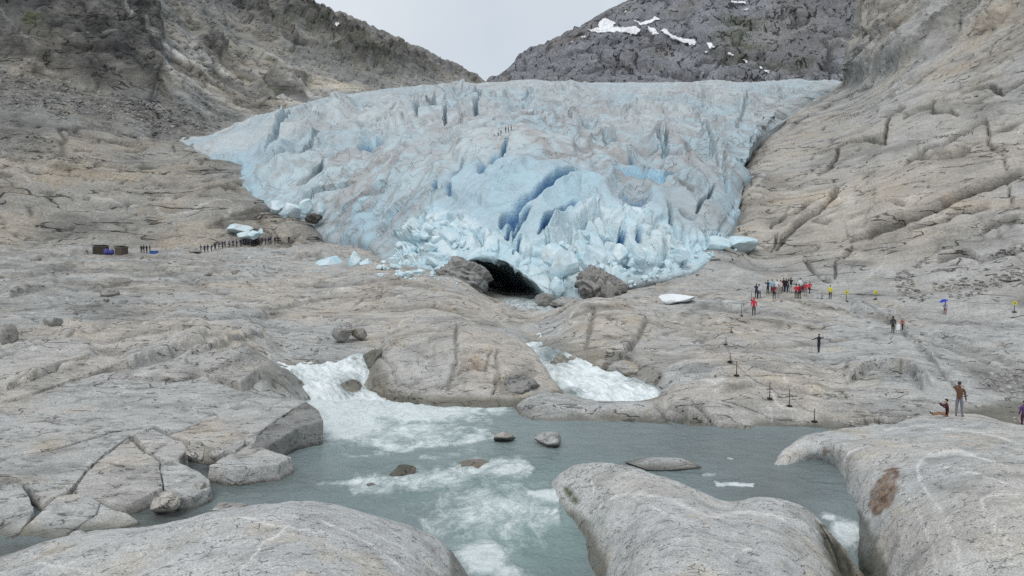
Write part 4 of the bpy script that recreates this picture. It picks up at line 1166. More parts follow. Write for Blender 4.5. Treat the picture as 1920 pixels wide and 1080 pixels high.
# the big split boulder in mid stream
cols = []
for px, cpy, cY, mpy, mY, lpy, lY, bpy_, bY in [(676,716,54,722,52.5,728,51.5,734,50.5),(692,678,54.5,690,52.5,704,51,716,49.8),(708,648,55.5,674,52,700,49.9,716,49),(730,626,56.3,662,51.9,702,49.2,728,48.1),(768,606,57.2,650,52,705,49,744,47.0),(815,600,57.5,645,52.2,704,49,754,46.3),
                                               (862,604,57.2,645,52,700,48.8,760,46),(905,616,56.5,655,51.8,702,48.6,758,46),(950,632,55.6,668,51.3,706,48.6,754,46.2),(995,655,54.2,688,50.8,716,48.5,749,46.5),(1015,680,52.5,700,50.2,722,48.4,746,46.8),(1040,718,50.5,726,49.2,738,48.2,748,47.2),(1060,745,49.5,748,48.6,752,48,756,47.2)]:
    zb = zc(bpy_, bY)
    cols.append((px, [(cY + 4, zc(cpy, cY) - 4.2), (cY + 1.3, zc(cpy, cY) - .7), (cY, zc(cpy, cY)), (mY, zc(mpy, mY)), (lY, zc(lpy, lY)), (bY, zb), (bY - .5, zb - 1.4)]))
isl = dome('split_boulder', cols, 150, 220, 'big split beige boulder island between the two white waterfalls', relief=.16, mat='block', seed=12, wetz=(.75, .3),
     cracks=[([(858,610),(855,660),(850,700),(838,725)], 2.2, .45), ([(858,660),(920,655),(915,690)], 2.4, .35), ([(930,660),(935,700),(925,740)], 2.2, .4), ([(850,700),(880,690),(915,688)], 3.5, .5), ([(715,665),(740,690),(745,720)], 3, .3), ([(930,705),(1000,700)], 3.5, .5), ([(760,720),(840,725),(870,715)], 3, .4), ([(700,650),(730,640),(760,650)], 3, .3)],
     rust=[([(860,672),(895,670),(908,676),(900,688),(865,692)], 9)], wet_or_shade=[([(930,710),(1000,702),(975,745),(935,745)], 6, .6), ([(680,680),(715,680),(740,730),(800,760),(700,740)], 10, .7)])
isl['category'] = 'boulder'
log('island')
# ------------------------------------------------------------------ water
def blob(qx, qy, items):
    f = np.zeros(qx.shape)
    for (cx, cy, rx, ry, a) in items:
        f = np.maximum(f, a * np.exp(-(((qx - cx) / rx) ** 2 + ((qy - cy) / ry) ** 2)))
    return f

def strokes(qx, qy, items):
    f = np.zeros(qx.shape)
    for line, w, a in items:
        d, _, par = seg_dist(qx, qy, line)
        f = np.maximum(f, a * np.exp(-(d / w) ** 2) * sstep(0, .08, par + .03) * sstep(1.03, .92, par))
    return f

PXw = np.linspace(-330, 1760, 590)
Yw = 1 / np.concatenate([np.linspace(11 ** -.5, 22 ** -.5, 12)[:-1], np.linspace(22 ** -.5, 47.6 ** -.5, 270)]) ** 2
GX, GY = np.meshgrid(PXw, Yw)
drop = .8 * sstep(32.5, 24.3, GY) * sstep(480, 760, GX) * sstep(1300, 1150, GX)
drop = np.maximum(drop, 1.3 * sstep(29.2, 25.0, GY) * sstep(1460, 1540, GX))
Pw = np.stack([(GX - 960) / FPX * GY, GY, -drop], -1)
qx, qy = proj(Pw)
wob1 = 26 * fbm(Pw, 2.6, 4, .6, 3); wob2 = 15 * fbm(Pw, 2.6, 4, .6, 8)
qx = qx + wob1; qy = qy + wob2
foam = blob(qx, qy, [(690,762,130,30,1.15), (650,795,95,40,.9), (810,772,120,24,.85), (900,768,70,10,.6), (770,812,150,34,.62), (905,760,45,6,.8),
                     (930,965,190,85,.50), (770,908,150,30,.50), (905,1050,60,40,.95), (960,1075,50,18,.6), (1585,1000,32,32,1.0), (1558,968,24,10,.8), (1570,985,20,14,.8), (1000,930,90,22,.38), (1040,960,60,30,.35), (700,920,70,14,.5), (640,905,60,10,.5), (850,905,60,14,.5)])
foam = np.maximum(foam, strokes(qx, qy, [([(640,910),(720,905),(790,897),(860,887),(950,877),(1010,878)], 26, .56), ([(650,930),(760,915),(850,905)], 8, .45), ([(890,965),(940,952),(1000,958),(1060,972)], 30, .56), ([(990,925),(1040,930),(1085,945)], 12, .7),
                    ([(690,825),(760,840),(840,835),(905,815),(925,822)], 12, .6), ([(780,860),(850,850),(900,840)], 7, .35), ([(610,830),(660,850),(740,850)], 10, .35), ([(860,1005),(900,960),(880,930)], 10, .35), ([(740,955),(800,985),(870,1010),(930,1030)], 8, .35),
                    ([(920,1000),(960,980),(1010,1000)], 14, .35), ([(1330,892),(1350,888)], 6, .5), ([(1340,905),(1420,907)], 3.5, .75), ([(1355,858),(1370,858)], 4, .6)]))
turb = np.clip(blob(qx, qy, [(700,765,150,40,1), (950,930,180,70,.55), (900,1050,120,60,.6), (720,910,120,30,.5), (1590,1000,60,60,.5), (800,830,180,40,.3)]), 0, 1)
dz = turb * (.34 * fbm(Pw, 1.7, 4, .55, 2) + .16 * ridged(Pw, .7, 3, .5, 4)) + .025 * fbm(Pw, .9, 3, .5, 7) + .07 * np.clip(strokes(qx, qy, [([(640,905),(720,900),(790,890),(860,880),(950,868),(1010,872)], 9, 1), ([(890,955),(940,942),(1000,948),(1060,962)], 12, 1), ([(990,925),(1040,930),(1085,945)], 9, 1)]), 0, 1) * (.6 + fbm(Pw, .8, 3, off=5))
Pw[..., 2] += dz
greenw = np.clip(blob(qx, qy, [(990,990,150,90,.9), (900,900,260,60,.5), (760,800,200,60,.6)]), 0, 1)
deep = np.clip(blob(qx, qy, [(430,900,150,30,.7), (300,970,120,40,.8), (60,1040,200,30,.9), (1400,850,300,40,.35), (1450,920,120,60,.5)]), 0, 1)
milk = np.clip(blob(qx, qy, [(690,775,170,50,.8), (820,800,200,60,.4), (980,960,130,60,.35), (900,1050,80,50,.6)]), 0, 1)
river = grid_obj('river', Pw, M['water'], {'milk': milk, 'foam': np.clip(foam, 0, 1), 'green': greenw, 'deep': deep})
props(river, kind='structure')

def cascade(name, path, nv, nu, lump, foamv, label_attrs=None, rough=None):
    """white water: path of (px,py-left, px,py-right, Y) cross lines, upstream first"""
    net = np.array([[at(lx + (rx - lx) * t, ly + (ry - ly) * t, Y) for t in np.linspace(0, 1, 5)] for (lx, ly, rx, ry, Y) in path])[::-1]
    P = upsample(net, nv, nu)
    N = grid_normals(P)
    qx, qy = proj(P)
    tt = np.linspace(0, 1, nv)[:, None] + 0 * P[..., 0]
    U = np.stack([P[..., 0] * .9 + P[..., 1] * .15, tt * len(path) * 1.1, 0 * tt], -1)
    d = lump * (1.2 * fbm(P, 1.9, 2, .5, 2) + 1.0 * fbm(U, .9, 3, .5, 9) + .3 * ridged(P, .7, 2, .5, 9))
    t = np.linspace(0, 1, nu)
    edge = np.broadcast_to(sstep(0, .12, t) * sstep(1, .88, t), qx.shape)
    P = P + N * (d * (.3 + .7 * edge))[..., None] - np.array([0, 0, 1.0]) * ((1 - edge) * .25)[..., None]
    fo = np.clip(foamv(qx, qy), 0, 1) * (.5 + .5 * edge)
    fu = np.linalg.norm(np.diff(P, axis=1, prepend=P[:, :1]), axis=-1).cumsum(1); fu -= fu.mean(1, keepdims=True)
    fv = np.linalg.norm(np.diff(P, axis=0, prepend=P[:1]), axis=-1).cumsum(0)
    o = grid_obj(name, P, M['falls'], {'foam': fo, 'fu': fu, 'fv': fv})
    return props(o, kind='structure')

cascade('waterfall', [(500,676,900,640,70),(495,680,720,668,60),(488,688,700,682,55.5),(500,697,706,692,53),(530,712,722,706,51),(556,738,748,732,49.3),(575,762,790,752,47.8),(590,785,830,770,46.2),(590,800,840,790,45.2)],
        130, 180, .30, lambda x, y: .80 - .55 * np.exp(-(((x - 655) / 32) ** 2 + ((y - 722) / 22) ** 2)) - .7 * np.exp(-(((x - 520) / 50) ** 2 + ((y - 712) / 16) ** 2)) - .35 * np.exp(-(((x - 690) / 40) ** 2 + ((y - 676) / 10) ** 2)))
cascade('waterfall', [(960,612,1030,604,80),(975,628,1022,618,75),(985,650,1020,642,67),(1000,668,1050,655,61),(1005,685,1085,664,57.5),(1020,704,1130,686,54),(1040,722,1190,706,51),(1070,740,1238,722,48.8),(1110,753,1244,738,47.2),(1130,762,1250,752,46.0)],
        140, 150, .24, lambda x, y: .74 - .62 * np.exp(-(((x - 1035) / 34) ** 2 + ((y - 665) / 24) ** 2)) - .5 * np.exp(-(((x - 1205) / 34) ** 2 + ((y - 717) / 9) ** 2)) - .5 * np.exp(-(((x - 1070) / 26) ** 2 + ((y - 735) / 10) ** 2)))
cascade('meltwater_stream', [(935,552,1030,552,118),(935,562,1020,562,102),(938,572,1030,570,95),(950,582,1050,578,90),(965,596,1060,590,84),(960,612,1040,606,79)],
        60, 60, .18, lambda x, y: .42 + 0 * x)
log('water')

# ------------------------------------------------------------------ placing things on the finished terrain
bpy.context.view_layer.update()
CAM = Vector((0, 0, CAMZ))
def ray(px, py):
    p = at(px, py, 100.0)
    return (Vector(p) - CAM).normalized()

def hit(px, py, objs):
    d = ray(px, py)
    best = None
    for o in objs:
        ok, loc, nor, _ = o.ray_cast(CAM, d)
        if ok and (best is None or (loc - CAM).length < (best[0] - CAM).length):
            best = (loc.copy(), nor.copy())
    return best

def drop_z(x, y, objs, top=400.0):
    best = None
    for o in objs:
        ok, loc, nor, _ = o.ray_cast(Vector((x, y, top)), Vector((0, 0, -1)))
        if ok and (best is None or loc.z > best[0].z):
            best = (loc.copy(), nor.copy())
    return best

# ------------------------------------------------------------------ boulders, broken slabs and ice blocks
_ico = {}
def ico(sub):
    if sub not in _ico:
        bm = bmesh.new()
        bmesh.ops.create_icosphere(bm, subdivisions=sub, radius=1.0)
        bm.verts.ensure_lookup_table()
        V = np.array([v.co for v in bm.verts]); F = np.array([[v.index for v in f.verts] for f in bm.faces])
        bm.free()
        _ico[sub] = (V, F)
    return _ico[sub]

M['foam'] = plain('spray_white', (.82, .87, .88), .7, .05, 4)

def vnormals(V, F):
    n = np.zeros_like(V)
    fn = np.cross(V[F[:, 1]] - V[F[:, 0]], V[F[:, 2]] - V[F[:, 0]])
    for k in range(3):
        np.add.at(n, F[:, k], fn)
    return n / (np.linalg.norm(n, axis=1, keepdims=True) + 1e-9)

def chunk_shape(seed, size, planes=9, rough=.06, sub=4, round_=.82, crag=0.0):
    """a faceted, weathered block: a ball cut by random planes"""
    r = np.random.default_rng(seed)
    V, F = ico(sub)
    V = V.copy()
    for k in range(planes):
        n = r.normal(size=3); n /= np.linalg.norm(n)
        dd = r.uniform(.45, round_)
        t = V @ n - dd
        V -= np.where(t > 0, t, 0)[:, None] * n * .93
    V += vnormals(V, F) * (rough * fbm(V * 1.0, .7, 3, .55, seed % 50))[:, None]
    if crag:
        V += vnormals(V, F) * (crag * (saw_ledges(V, .6, .2, .8, .22, 1.2, .9, seed % 20, .25) - .3 + .5 * ridged(V, .5, 3, .55, seed % 20)))[:, None]
    V /= np.abs(V).max(0)
    return V * np.asarray(size) / 2, F

def boulder(px, py, wpx, hpx, label, Y=None, objs=None, seed=0, depth=1.0, cat='boulder', name='boulder', group=None, mat='block', planes=9,
            col=None, sink_=.18, wetz=None, tilt=0.0, sub=4, rough=.06, dark=0.0, beige=0.0, smooth=True, rust=0.0, crag=0.0, streak=0.0):
    """a block whose foot is seen at (px,py), wpx by hpx photo pixels large"""
    if Y is None:
        h = hit(px, py, objs or [ground, left_mtn, right_wall])
        base = h[0] if h else Vector(at(px, py, 60))
    else:
        base = Vector(at(px, py, Y))
    k = base.y / FPX
    w, hgt = wpx * k, hpx * k
    V, F = chunk_shape(seed, (w, w * depth, hgt * (1 + sink_)), planes, rough, sub, crag=crag)
    a = Matrix.Rotation(tilt, 3, 'Y')
    V = V @ np.array(a).T
    V[:, 2] += hgt * (1 + sink_) / 2 - hgt * sink_
    V[:, 1] += w * depth * .35
    Wp = V + np.array(base)
    if mat == 'iceblk':
        c = lerp3((.50, .67, .74), (.66, .76, .79), sstep(-.4, .4, fbm(Wp, w * .6, 3, .5, seed % 40)))
        c = lerp3(c, (.36, .58, .70), .6 * sstep(.1, .5, fbm(Wp, w * .9, 2, .5, seed % 30 + 5)))
        c = lerp3(c, (.36, .36, .35), .45 * sstep(.1, .5, fbm(Wp, w * .35, 4, .65, seed % 30 + 8)))
        if 'snow' in label: c = c * 0 + np.array((.76, .80, .82))
        if dark:
            c = lerp3(c, (.30, .29, .28), dark * sstep(-.3, .3, fbm(Wp, w * .3, 4, .65, seed % 30 + 9)))
        at_ = {'col': c}
    else:
        wet = None
        if wetz is not None:
            wet = sstep(wetz + .12, wetz - .03, Wp[:, 2])
        ck = np.clip(crack_lines(Wp, max(w * .25, .3), .08, (.6, 1, 1), seed % 20, 0), 0, 1)
        c = rock_albedo(Wp, .6 * max(.7, w / 3), GREY, BEIGE, -.2 + beige, 0, ck, stretch=(.5, 1, 1), off=seed % 30, wet=wet)
        if streak:
            sk = fbm(Wp, w * .10, 3, .6, seed % 9, (.35, 1, 1.4))
            c = lerp3(c, (.42, .41, .39), streak * sstep(.05, .4, sk))
            c = c * (1 - .45 * streak * sstep(-.05, -.4, sk))[:, None]
        c = c * (1 - dark)
        if rust: c = lerp3(c, (.22, .15, .09), rust)
        at_ = {'col': c}
        if wet is not None: at_['wet'] = wet
    me = mesh_arrays(name, V, F, M[mat], smooth, at_)
    o = link(bpy.data.objects.new(name, me))
    o.location = base
    props(o, label, cat, group)
    return o

Y_TAB = ([690, 740, 793, 840, 880, 930, 990, 1035], [46, 40.8, 37, 33.6, 30.6, 28.0, 25.9, 24.6])
def bank_Y(py): return float(np.interp(py, *Y_TAB))

def slab(poly, label, depth=1.3, up=0.0, flare=.10, seed=0, beige=0.0, rough=.05, name='rock_slab', cat='rock', group=None, low=None, lum=1.0):
    """a broken slab of bedrock: photo outline of its top face, given thickness"""
    top = []
    for q in poly:
        px, py = q[0], q[1]
        dz = q[2] if len(q) > 2 else 0.0
        top.append(at(px, py, bank_Y(py) * (1 - up - dz)))
    top = np.array(top)
    c = top.mean(0)
    bot = top + (top - c) * np.array([flare, flare, 0])
    bot[:, 2] = np.minimum(top[:, 2] - depth, c[2] - depth)
    if low is not None: bot[:, 2] = low
    bm = bmesh.new()
    tv_ = [bm.verts.new(p) for p in top]; bv = [bm.verts.new(p) for p in bot]
    n = len(poly)
    ft = bm.faces.new(tv_)
    for i in range(n):
        j = (i + 1) % n
        bm.faces.new([tv_[j], tv_[i], bv[i], bv[j]])
    bm.normal_update()
    if ft.normal.z < 0:
        for f in bm.faces: f.normal_flip()
    bm.edges.ensure_lookup_table()
    rim = [e for e in bm.edges if not e.is_boundary]
    bmesh.ops.bevel(bm, geom=rim, offset=.07, segments=2, profile=.6, affect='EDGES', clamp_overlap=True)
    bmesh.ops.triangulate(bm, faces=bm.faces[:])
    for it in range(6):
        lim = .27
        ee = [e for e in bm.edges if e.calc_length() > lim]
        if not ee or len(bm.verts) > 9000: break
        bmesh.ops.subdivide_edges(bm, edges=ee, cuts=1)
        bmesh.ops.triangulate(bm, faces=[f for f in bm.faces if len(f.verts) > 3])
    bm.verts.index_update()
    V = np.array([v.co for v in bm.verts]); F = np.array([[v.index for v in f.verts] for f in bm.faces])
    bm.free()
    Nn = vnormals(V, F)
    d = rough * (fbm(V, 1.6, 4, .55, seed) * 1.6 + .5 * fbm(V, .4, 3, .6, seed + 7))
    ck = np.clip(crack_lines(V, 1.0, .07, (.5, 1, 1), seed, -.05) + crack_lines(V, 2.2, .04, (1, .5, 1), seed + 5, -.05), 0, 1)
    V = V + Nn * (d - .03 * ck)[:, None]
    wet = sstep(.22, .02, V[:, 2])
    col = rock_albedo(V, .9, tuple(x * lum for x in GREY), tuple(x * lum for x in BEIGE), -.25 + beige, 0, ck, stretch=(.4, 1, 1), off=seed, wet=wet, veins=.6)
    base = np.array([c[0], c[1], V[:, 2].min()])
    me = mesh_arrays(name, V - base, F, M['block'], True, {'col': col, 'wet': wet})
    try: me.shade_smooth()
    except Exception: pass
    o = link(bpy.data.objects.new(name, me))
    o.location = base
    props(o, label, cat, group or 'broken rock slabs along the left bank')
    return o

slab([(-80,752),(60,722),(200,706),(330,702),(420,722),(473,740),(440,762),(398,782),(318,813),(290,796),(210,808),(95,842),(0,856),(-80,860)], 'wide pale slab above the jagged dark ledge on the left bank', 1.2, seed=1, beige=.05)
slab([(473,740),(540,743),(574,752),(536,774),(490,806),(440,846),(412,840),(362,828),(318,816),(400,781)], 'long tilted slab running down to the pool beside the left waterfall', 2.2, seed=2, beige=.1, up=.004)
slab([(574,753),(598,770),(606,788,.004),(560,800),(505,834),(470,836),(492,808),(537,776)], 'blunt dark slab end jutting into the pool under the left waterfall', 1.9, seed=3, up=.002, low=-1.0, lum=.62, flare=.02)  # low lum paints the shade of the steep end face into the albedo
slab([(-80,864),(0,860),(95,845),(210,811),(288,799),(262,812),(240,818),(196,850),(160,882),(132,916),(82,938),(32,893),(-80,890)], 'smooth grey slab below the jagged ledge at the left edge', 1.1, seed=4)
slab([(252,812),(288,806),(344,830),(350,842),(334,864),(302,858),(274,843)], 'small upright block wedged under the jagged ledge', .9, seed=5, up=.012, beige=.1)
slab([(198,853),(240,822),(272,845),(298,866),(306,912),(252,938),(232,948),(134,922),(163,884)], 'warm beige slab in the middle of the broken bank', 1.1, seed=6, beige=.6, up=.004)
slab([(300,864),(332,866),(372,882),(392,897),(396,912),(360,932),(334,938),(308,914)], 'grey slab at the water beside the warm beige slab', 1.2, seed=7, beige=.05)
slab([(-80,905),(0,905),(36,906),(56,931),(66,956),(40,992),(6,1030),(-80,1050)], 'rounded slab cut off by the left edge of the view near the bottom', 1.4, seed=8, up=.01)
slab([(8,1030),(70,962),(110,928),(160,926),(186,941),(180,962),(126,1000),(111,1028),(44,1034)], 'ridged slab leaning toward the pale bottom left knoll', 1.3, seed=9, up=.006)
slab([(187,942),(240,962),(259,976),(220,991),(166,1002),(128,1002),(182,964)], 'thin wedge of grey rock pointing into the still water', 1.2, seed=10)
slab([(392,872),(440,842),(480,830),(500,841),(546,857),(520,870),(440,880)], 'low flat slab awash below the tilted slab', .9, seed=11, up=-.006, beige=.1)
slab([(0,700),(70,690),(190,664),(240,672),(150,705),(60,735),(0,752)], 'ochre layered ledge at the left edge above the wide pale slab', .8, seed=12, up=.012, beige=.9)
slab([(245,702),(330,672),(400,655),(465,648),(488,664),(484,688),(450,714),(380,700),(300,712)], 'rounded ledge end above the tilted slab, left of the falls', 1.8, seed=13, up=.02, beige=.2)

BK = 'boulders lying along the left bank'
boulder(305, 972, 62, 46, 'pale boulder standing alone in the still water of the left bank', Y=27.0, seed=21, wetz=.12, planes=7, group=BK)
boulder(138, 1026, 44, 26, 'small pale stone between the ridged slab and the bottom left knoll', Y=24.9, seed=22, wetz=.05, planes=6, group=BK)
boulder(363, 867, 46, 36, 'rounded stone in the notch beside the tilted slab', Y=32.0, seed=23, planes=7, group=BK)
boulder(402, 862, 30, 22, 'small dark-edged stone at the foot of the tilted slab', Y=32.3, seed=24, planes=8, group=BK)
boulder(472, 842, 40, 24, 'pale wedge stone leaning on the dark slab end', Y=34.2, seed=25, planes=8, group=BK)
boulder(372, 932, 34, 26, 'small pale stone at the water below the grey slab', Y=28.6, seed=26, wetz=.1, planes=7, group=BK)
boulder(420, 966, 66, 16, 'low flat stone behind the crest of the bottom left knoll', Y=26.6, seed=27, wetz=.1, planes=6, group=BK)
boulder(556, 838, 16, 8, 'tiny stone awash off the dark slab end', Y=36.8, seed=28, wetz=.15, planes=6, group=BK)
RB = 'boulders standing in the river'
boulder(945, 831, 46, 22, 'squarish grey boulder standing in the pool below the falls', Y=37.5, seed=31, wetz=.22, planes=9, group=RB, dark=.12)
boulder(1032, 838, 62, 22, 'flat pointed grey stone in the pool right of the squarish boulder', Y=36.6, seed=32, wetz=.2, planes=7, group=RB, dark=.1)
boulder(752, 905, 56, 28, 'dark wet boulder parting the rapids', Y=31.9, seed=33, wetz=.55, planes=8, group=RB, dark=.3)
boulder(890, 884, 70, 12, 'brown boulder almost drowned in the rapids', Y=33.2, seed=34, wetz=.6, planes=6, group=RB, rust=.4)
boulder(688, 920, 40, 9, 'small drowned boulder in the rapids left of the dark wet one', Y=30.8, seed=35, wetz=.6, planes=6, group=RB, dark=.2)
boulder(1242, 884, 156, 17, 'long low pale rock back lying in calm water behind the saddle-shaped rock', Y=33.0, seed=36, wetz=.12, planes=4, group=RB, depth=.45)
boulder(655, 742, 46, 30, 'wet grey boulder half buried in the left waterfall', Y=49.8, seed=37, wetz=3, planes=12, dark=-.5, group=RB, crag=.2, sink_=.5)
boulder(705, 690, 60, 34, 'dark wet rock at the lip of the left waterfall', Y=52.5, seed=38, wetz=3, planes=10, group=RB)
boulder(530, 736, 64, 22, 'dark dripping rock at the left side of the left waterfall', Y=49.4, seed=39, wetz=3, planes=10, group=RB)
boulder(1050, 700, 48, 40, 'wet grey boulder in the right waterfall', Y=56, seed=40, wetz=3, planes=12, group=RB, dark=-.6, crag=.2, sink_=.4)
boulder(1128, 705, 34, 30, 'mossy green stone at the right side of the right waterfall', Y=54, seed=41, planes=8, rust=.25, group=RB)
boulder(1172, 712, 60, 34, 'rounded beige stone at the foot of the slab right of the falls', Y=52.5, seed=42, planes=6, beige=.5, wetz=1.0, group=RB)
boulder(970, 748, 90, 40, 'dark block propped at the right foot of the split boulder', Y=46.8, seed=43, planes=14, dark=.35, group=RB, crag=.25)
boulder(640, 636, 40, 34, 'grey rounded boulder sitting above the left waterfall', Y=63, seed=44, planes=6, beige=.2, dark=.15)
boulder(671, 637, 30, 22, 'small brown boulder beside the grey rounded one above the falls', Y=64, seed=45, planes=6, dark=.3, beige=.3)
boulder(1022, 572, 40, 22, 'brown boulder at the mouth of the ice cave', Y=92, seed=46, planes=8, dark=.35, beige=.4)
LF = 'boulders strewn over the left rock floor'
for i, (px, py, w, h, lab) in enumerate([
    (90, 612, 38, 20, 'large dark grey boulder lying alone on the left rock floor'), (200, 556, 34, 16, 'wide dark boulder on the left floor below the people with the blue box'), (196, 566, 11, 10, 'small upright stone in front of the wide dark boulder'),
    (440, 514, 16, 10, 'small boulder below the left end of the queue of people'), (388, 517, 18, 8, 'low reddish stone left of the small boulder below the queue'), (6, 645, 34, 36, 'tall striped boulder at the left edge of the view'), (265, 486, 9, 6, 'little dark stone in front of the people with the blue box'),
    (362, 474, 26, 9, 'flat dark boulder at the left end of the queue of people'), (128, 515, 12, 7, 'small pale stone below the dark wooden huts'), (96, 512, 9, 6, 'tiny pale stone left of the small pale one'), (68, 488, 14, 8, 'grey stone on the left floor nearest the huts'), (318, 420, 13, 7, 'dark stone perched on the slope above the blue box'),
    (210, 392, 14, 10, 'dark stone high on the slope above the huts'), (148, 615, 8, 5, 'tiny dark stone right of the large dark boulder')]):
    boulder(px, py, w, h, lab, seed=60 + i, planes=8, dark=.25, group=LF, sub=3)
RG = 'stones lying on the right bank'
for i, (px, py, w, h, lab) in enumerate([
    (1637, 797, 27, 16, 'large rounded stone behind the stained rock, left of a pair'), (1663, 797, 23, 14, 'large rounded stone behind the stained rock, right of a pair'), (1641, 804, 26, 9, 'flat stone in front of the pair of rounded stones'), (1693, 764, 12, 10, 'pale stone on the gravel left of the seated person'),
    (1690, 737, 14, 7, 'flat pale stone on the dark gravel above the lone pale stone'), (1838, 766, 12, 8, 'pale stone on the bare rock right of the standing photographer'), (1740, 560, 9, 5, 'dark stone at the lower rim of the slope debris, left one'), (1749, 553, 7, 5, 'dark stone at the lower rim of the slope debris, right one'),
    (1531, 560, 9, 6, 'dark stone between the crowd and the person in yellow'), (1545, 527, 20, 10, 'grey boulder in the gully behind the person in yellow')]):
    boulder(px, py, w, h, lab, seed=90 + i, planes=6, group=RG, sub=3, dark=.05)
CF = 'rock outcrops flanking the ice cave'
boulder(862, 562, 128, 82, 'striped grey rock arch at the left of the ice cave', Y=99, seed=111, planes=7, dark=.3, group=CF, name='rock_outcrop', cat='rock', depth=1.2, rough=.10, crag=.34, sub=5, streak=.8)
boulder(1130, 578, 108, 82, 'rubbly brown grey rock at the right of the ice cave', Y=95, seed=112, planes=10, dark=.28, beige=.4, group=CF, name='rock_outcrop', cat='rock', depth=1.0, rough=.12, crag=.4, sub=5, streak=.5)
boulder(1065, 580, 70, 26, 'low grey rock between the ice cave and the rubbly outcrop', Y=91, seed=113, planes=9, dark=.15, group=CF, name='rock_outcrop', cat='rock', crag=.3, streak=.5)
boulder(582, 416, 38, 22, 'black rock poking out among the fallen ice at the left margin', Y=190, seed=114, planes=14, crag=.3, dark=.75, name='rock_outcrop', cat='rock', group=CF)
log('rocks')

# ------------------------------------------------------------------ fallen ice
IB = 'large fallen ice blocks'
for i, (px, py, w, h, Y, lab, dk) in enumerate([
    (616, 514, 60, 42, 128, 'biggest rounded white ice block, left of the toe', 0), (640, 516, 46, 18, 125, 'low ice block in front of the biggest rounded one', 0), (664, 506, 26, 36, 127, 'pointed ice block between the biggest block and the toe', 0), (684, 508, 30, 26, 126, 'round ice block just left of the toe rubble', 0),
    (660, 516, 30, 16, 123, 'small pyramid of ice in front of the pointed block', 0), (585, 514, 9, 5, 130, 'little ice lump left of the biggest block', 0),
    (440, 436, 54, 20, 190, 'ragged ice block on the slope above the queue of people', .1), (462, 448, 40, 16, 186, 'low ice block just above the queue of people', 0), (474, 447, 22, 16, 185, 'round pale blue ice block just above the queue of people', 0), (486, 440, 14, 12, 186, 'small ice block topping the round pale blue one', 0),
    (1388, 474, 96, 32, 113, 'long slab of ice lying against the right wall', 0), (1345, 472, 60, 30, 113, 'jagged ice heap left of the long slab by the right wall', 0), (1402, 374, 40, 32, 168, 'white ice block wedged against the right wall', 0), (1424, 370, 18, 16, 170, 'small crumbled ice beside the wedged block', 0), (1390, 356, 34, 22, 172, 'crumbled ice above the wedged block', .2),
    (1274, 570, 66, 18, 88, 'flat remnant of snow and ice on the bare rock', 0), (1055, 528, 66, 62, 97, 'tall ice block standing right of the cave mouth', 0), (1038, 500, 46, 44, 99, 'ice block hanging over the cave mouth', 0), (1046, 552, 30, 34, 96, 'narrow ice foot right of the cave mouth', .0),
    (515, 400, 34, 26, 200, 'rounded ice block at the left margin at the left end of the cluster', .4), (545, 408, 40, 34, 198, 'ragged ice tower at the left margin', .2), (572, 398, 30, 30, 198, 'round-topped ice block above the black rock', 0), (600, 408, 22, 30, 194, 'narrow ice block right of the black rock', .2),
    (1275, 496, 46, 34, 107, 'slanted ice fin at the right end of the toe rubble', 0), (1215, 500, 44, 36, 104, 'ice block left of the slanted fin', 0), (1160, 500, 40, 44, 103, 'upright ice block above the rubbly outcrop', 0), (1100, 512, 44, 40, 100, 'ice block left of the rubbly outcrop', 0),
    (755, 512, 44, 30, 118, 'broad ice block at the front of the left toe rubble', 0), (800, 518, 40, 26, 112, 'broad ice block beside the striped rock arch', 0), (720, 516, 34, 22, 121, 'ice block at the left end of the toe rubble', 0)]):
    boulder(px, py, w, h, lab, Y=Y if i not in (10, 11, 15) else None, objs=[ground, right_wall], seed=200 + i, planes=12, cat='ice block', name='ice_block', group=IB, mat='iceblk', dark=dk, sub=3, rough=.09, depth=.9, smooth=False)

# rubble: shared block shapes
ice_shapes = []
for k in range(10):
    V, F = chunk_shape(400 + k, (1, 1, 1), 9, .07, 2, .8)
    c = lerp3((.50, .67, .74), (.68, .78, .81), sstep(-.4, .4, fbm(V, .7, 3, .5, k)))
    c = lerp3(c, (.42, .62, .72), .5 * sstep(.1, .5, fbm(V, .9, 2, .5, k + 5)))
    c = lerp3(c, (.38, .38, .37), .4 * sstep(.1, .5, fbm(V, .35, 4, .65, k + 8)))
    ice_shapes.append(mesh_arrays('ice_block', V, F, M['iceblk'], False, {'col': c}))
rr = random.Random(5)
RUB = [([(700,512),(745,462),(800,432),(838,398),(862,430),(880,470),(830,512),(800,524)], 75, (5, 24), 'ice lump in the rubble heap left of the cave'),
       ([(1075,545),(1100,500),(1150,470),(1210,470),(1300,455),(1330,470),(1290,492),(1180,512),(1170,530)], 55, (5, 24), 'ice lump in the rubble heap right of the cave'),
       ([(1010,470),(1100,430),(1150,440),(1100,500),(1040,500)], 14, (8, 26), 'ice lump on the steep ice above the cave'),
       ([(860,470),(930,450),(1000,480),(960,476),(890,472)], 6, (5, 12), 'ice lump on the lip over the cave'),
       ([(690,500),(730,490),(830,520),(900,545),(820,530),(700,518)], 26, (5, 12), 'small ice crumb along the edge of the left toe'),
       ([(1300,470),(1350,455),(1420,462),(1330,480)], 16, (6, 14), 'small ice crumb near the long slab by the right wall'),
       ([(1165,535),(1230,505),(1300,486),(1345,478),(1320,492),(1240,516),(1180,545)], 44, (5, 15), 'small ice crumb along the edge of the right toe')]
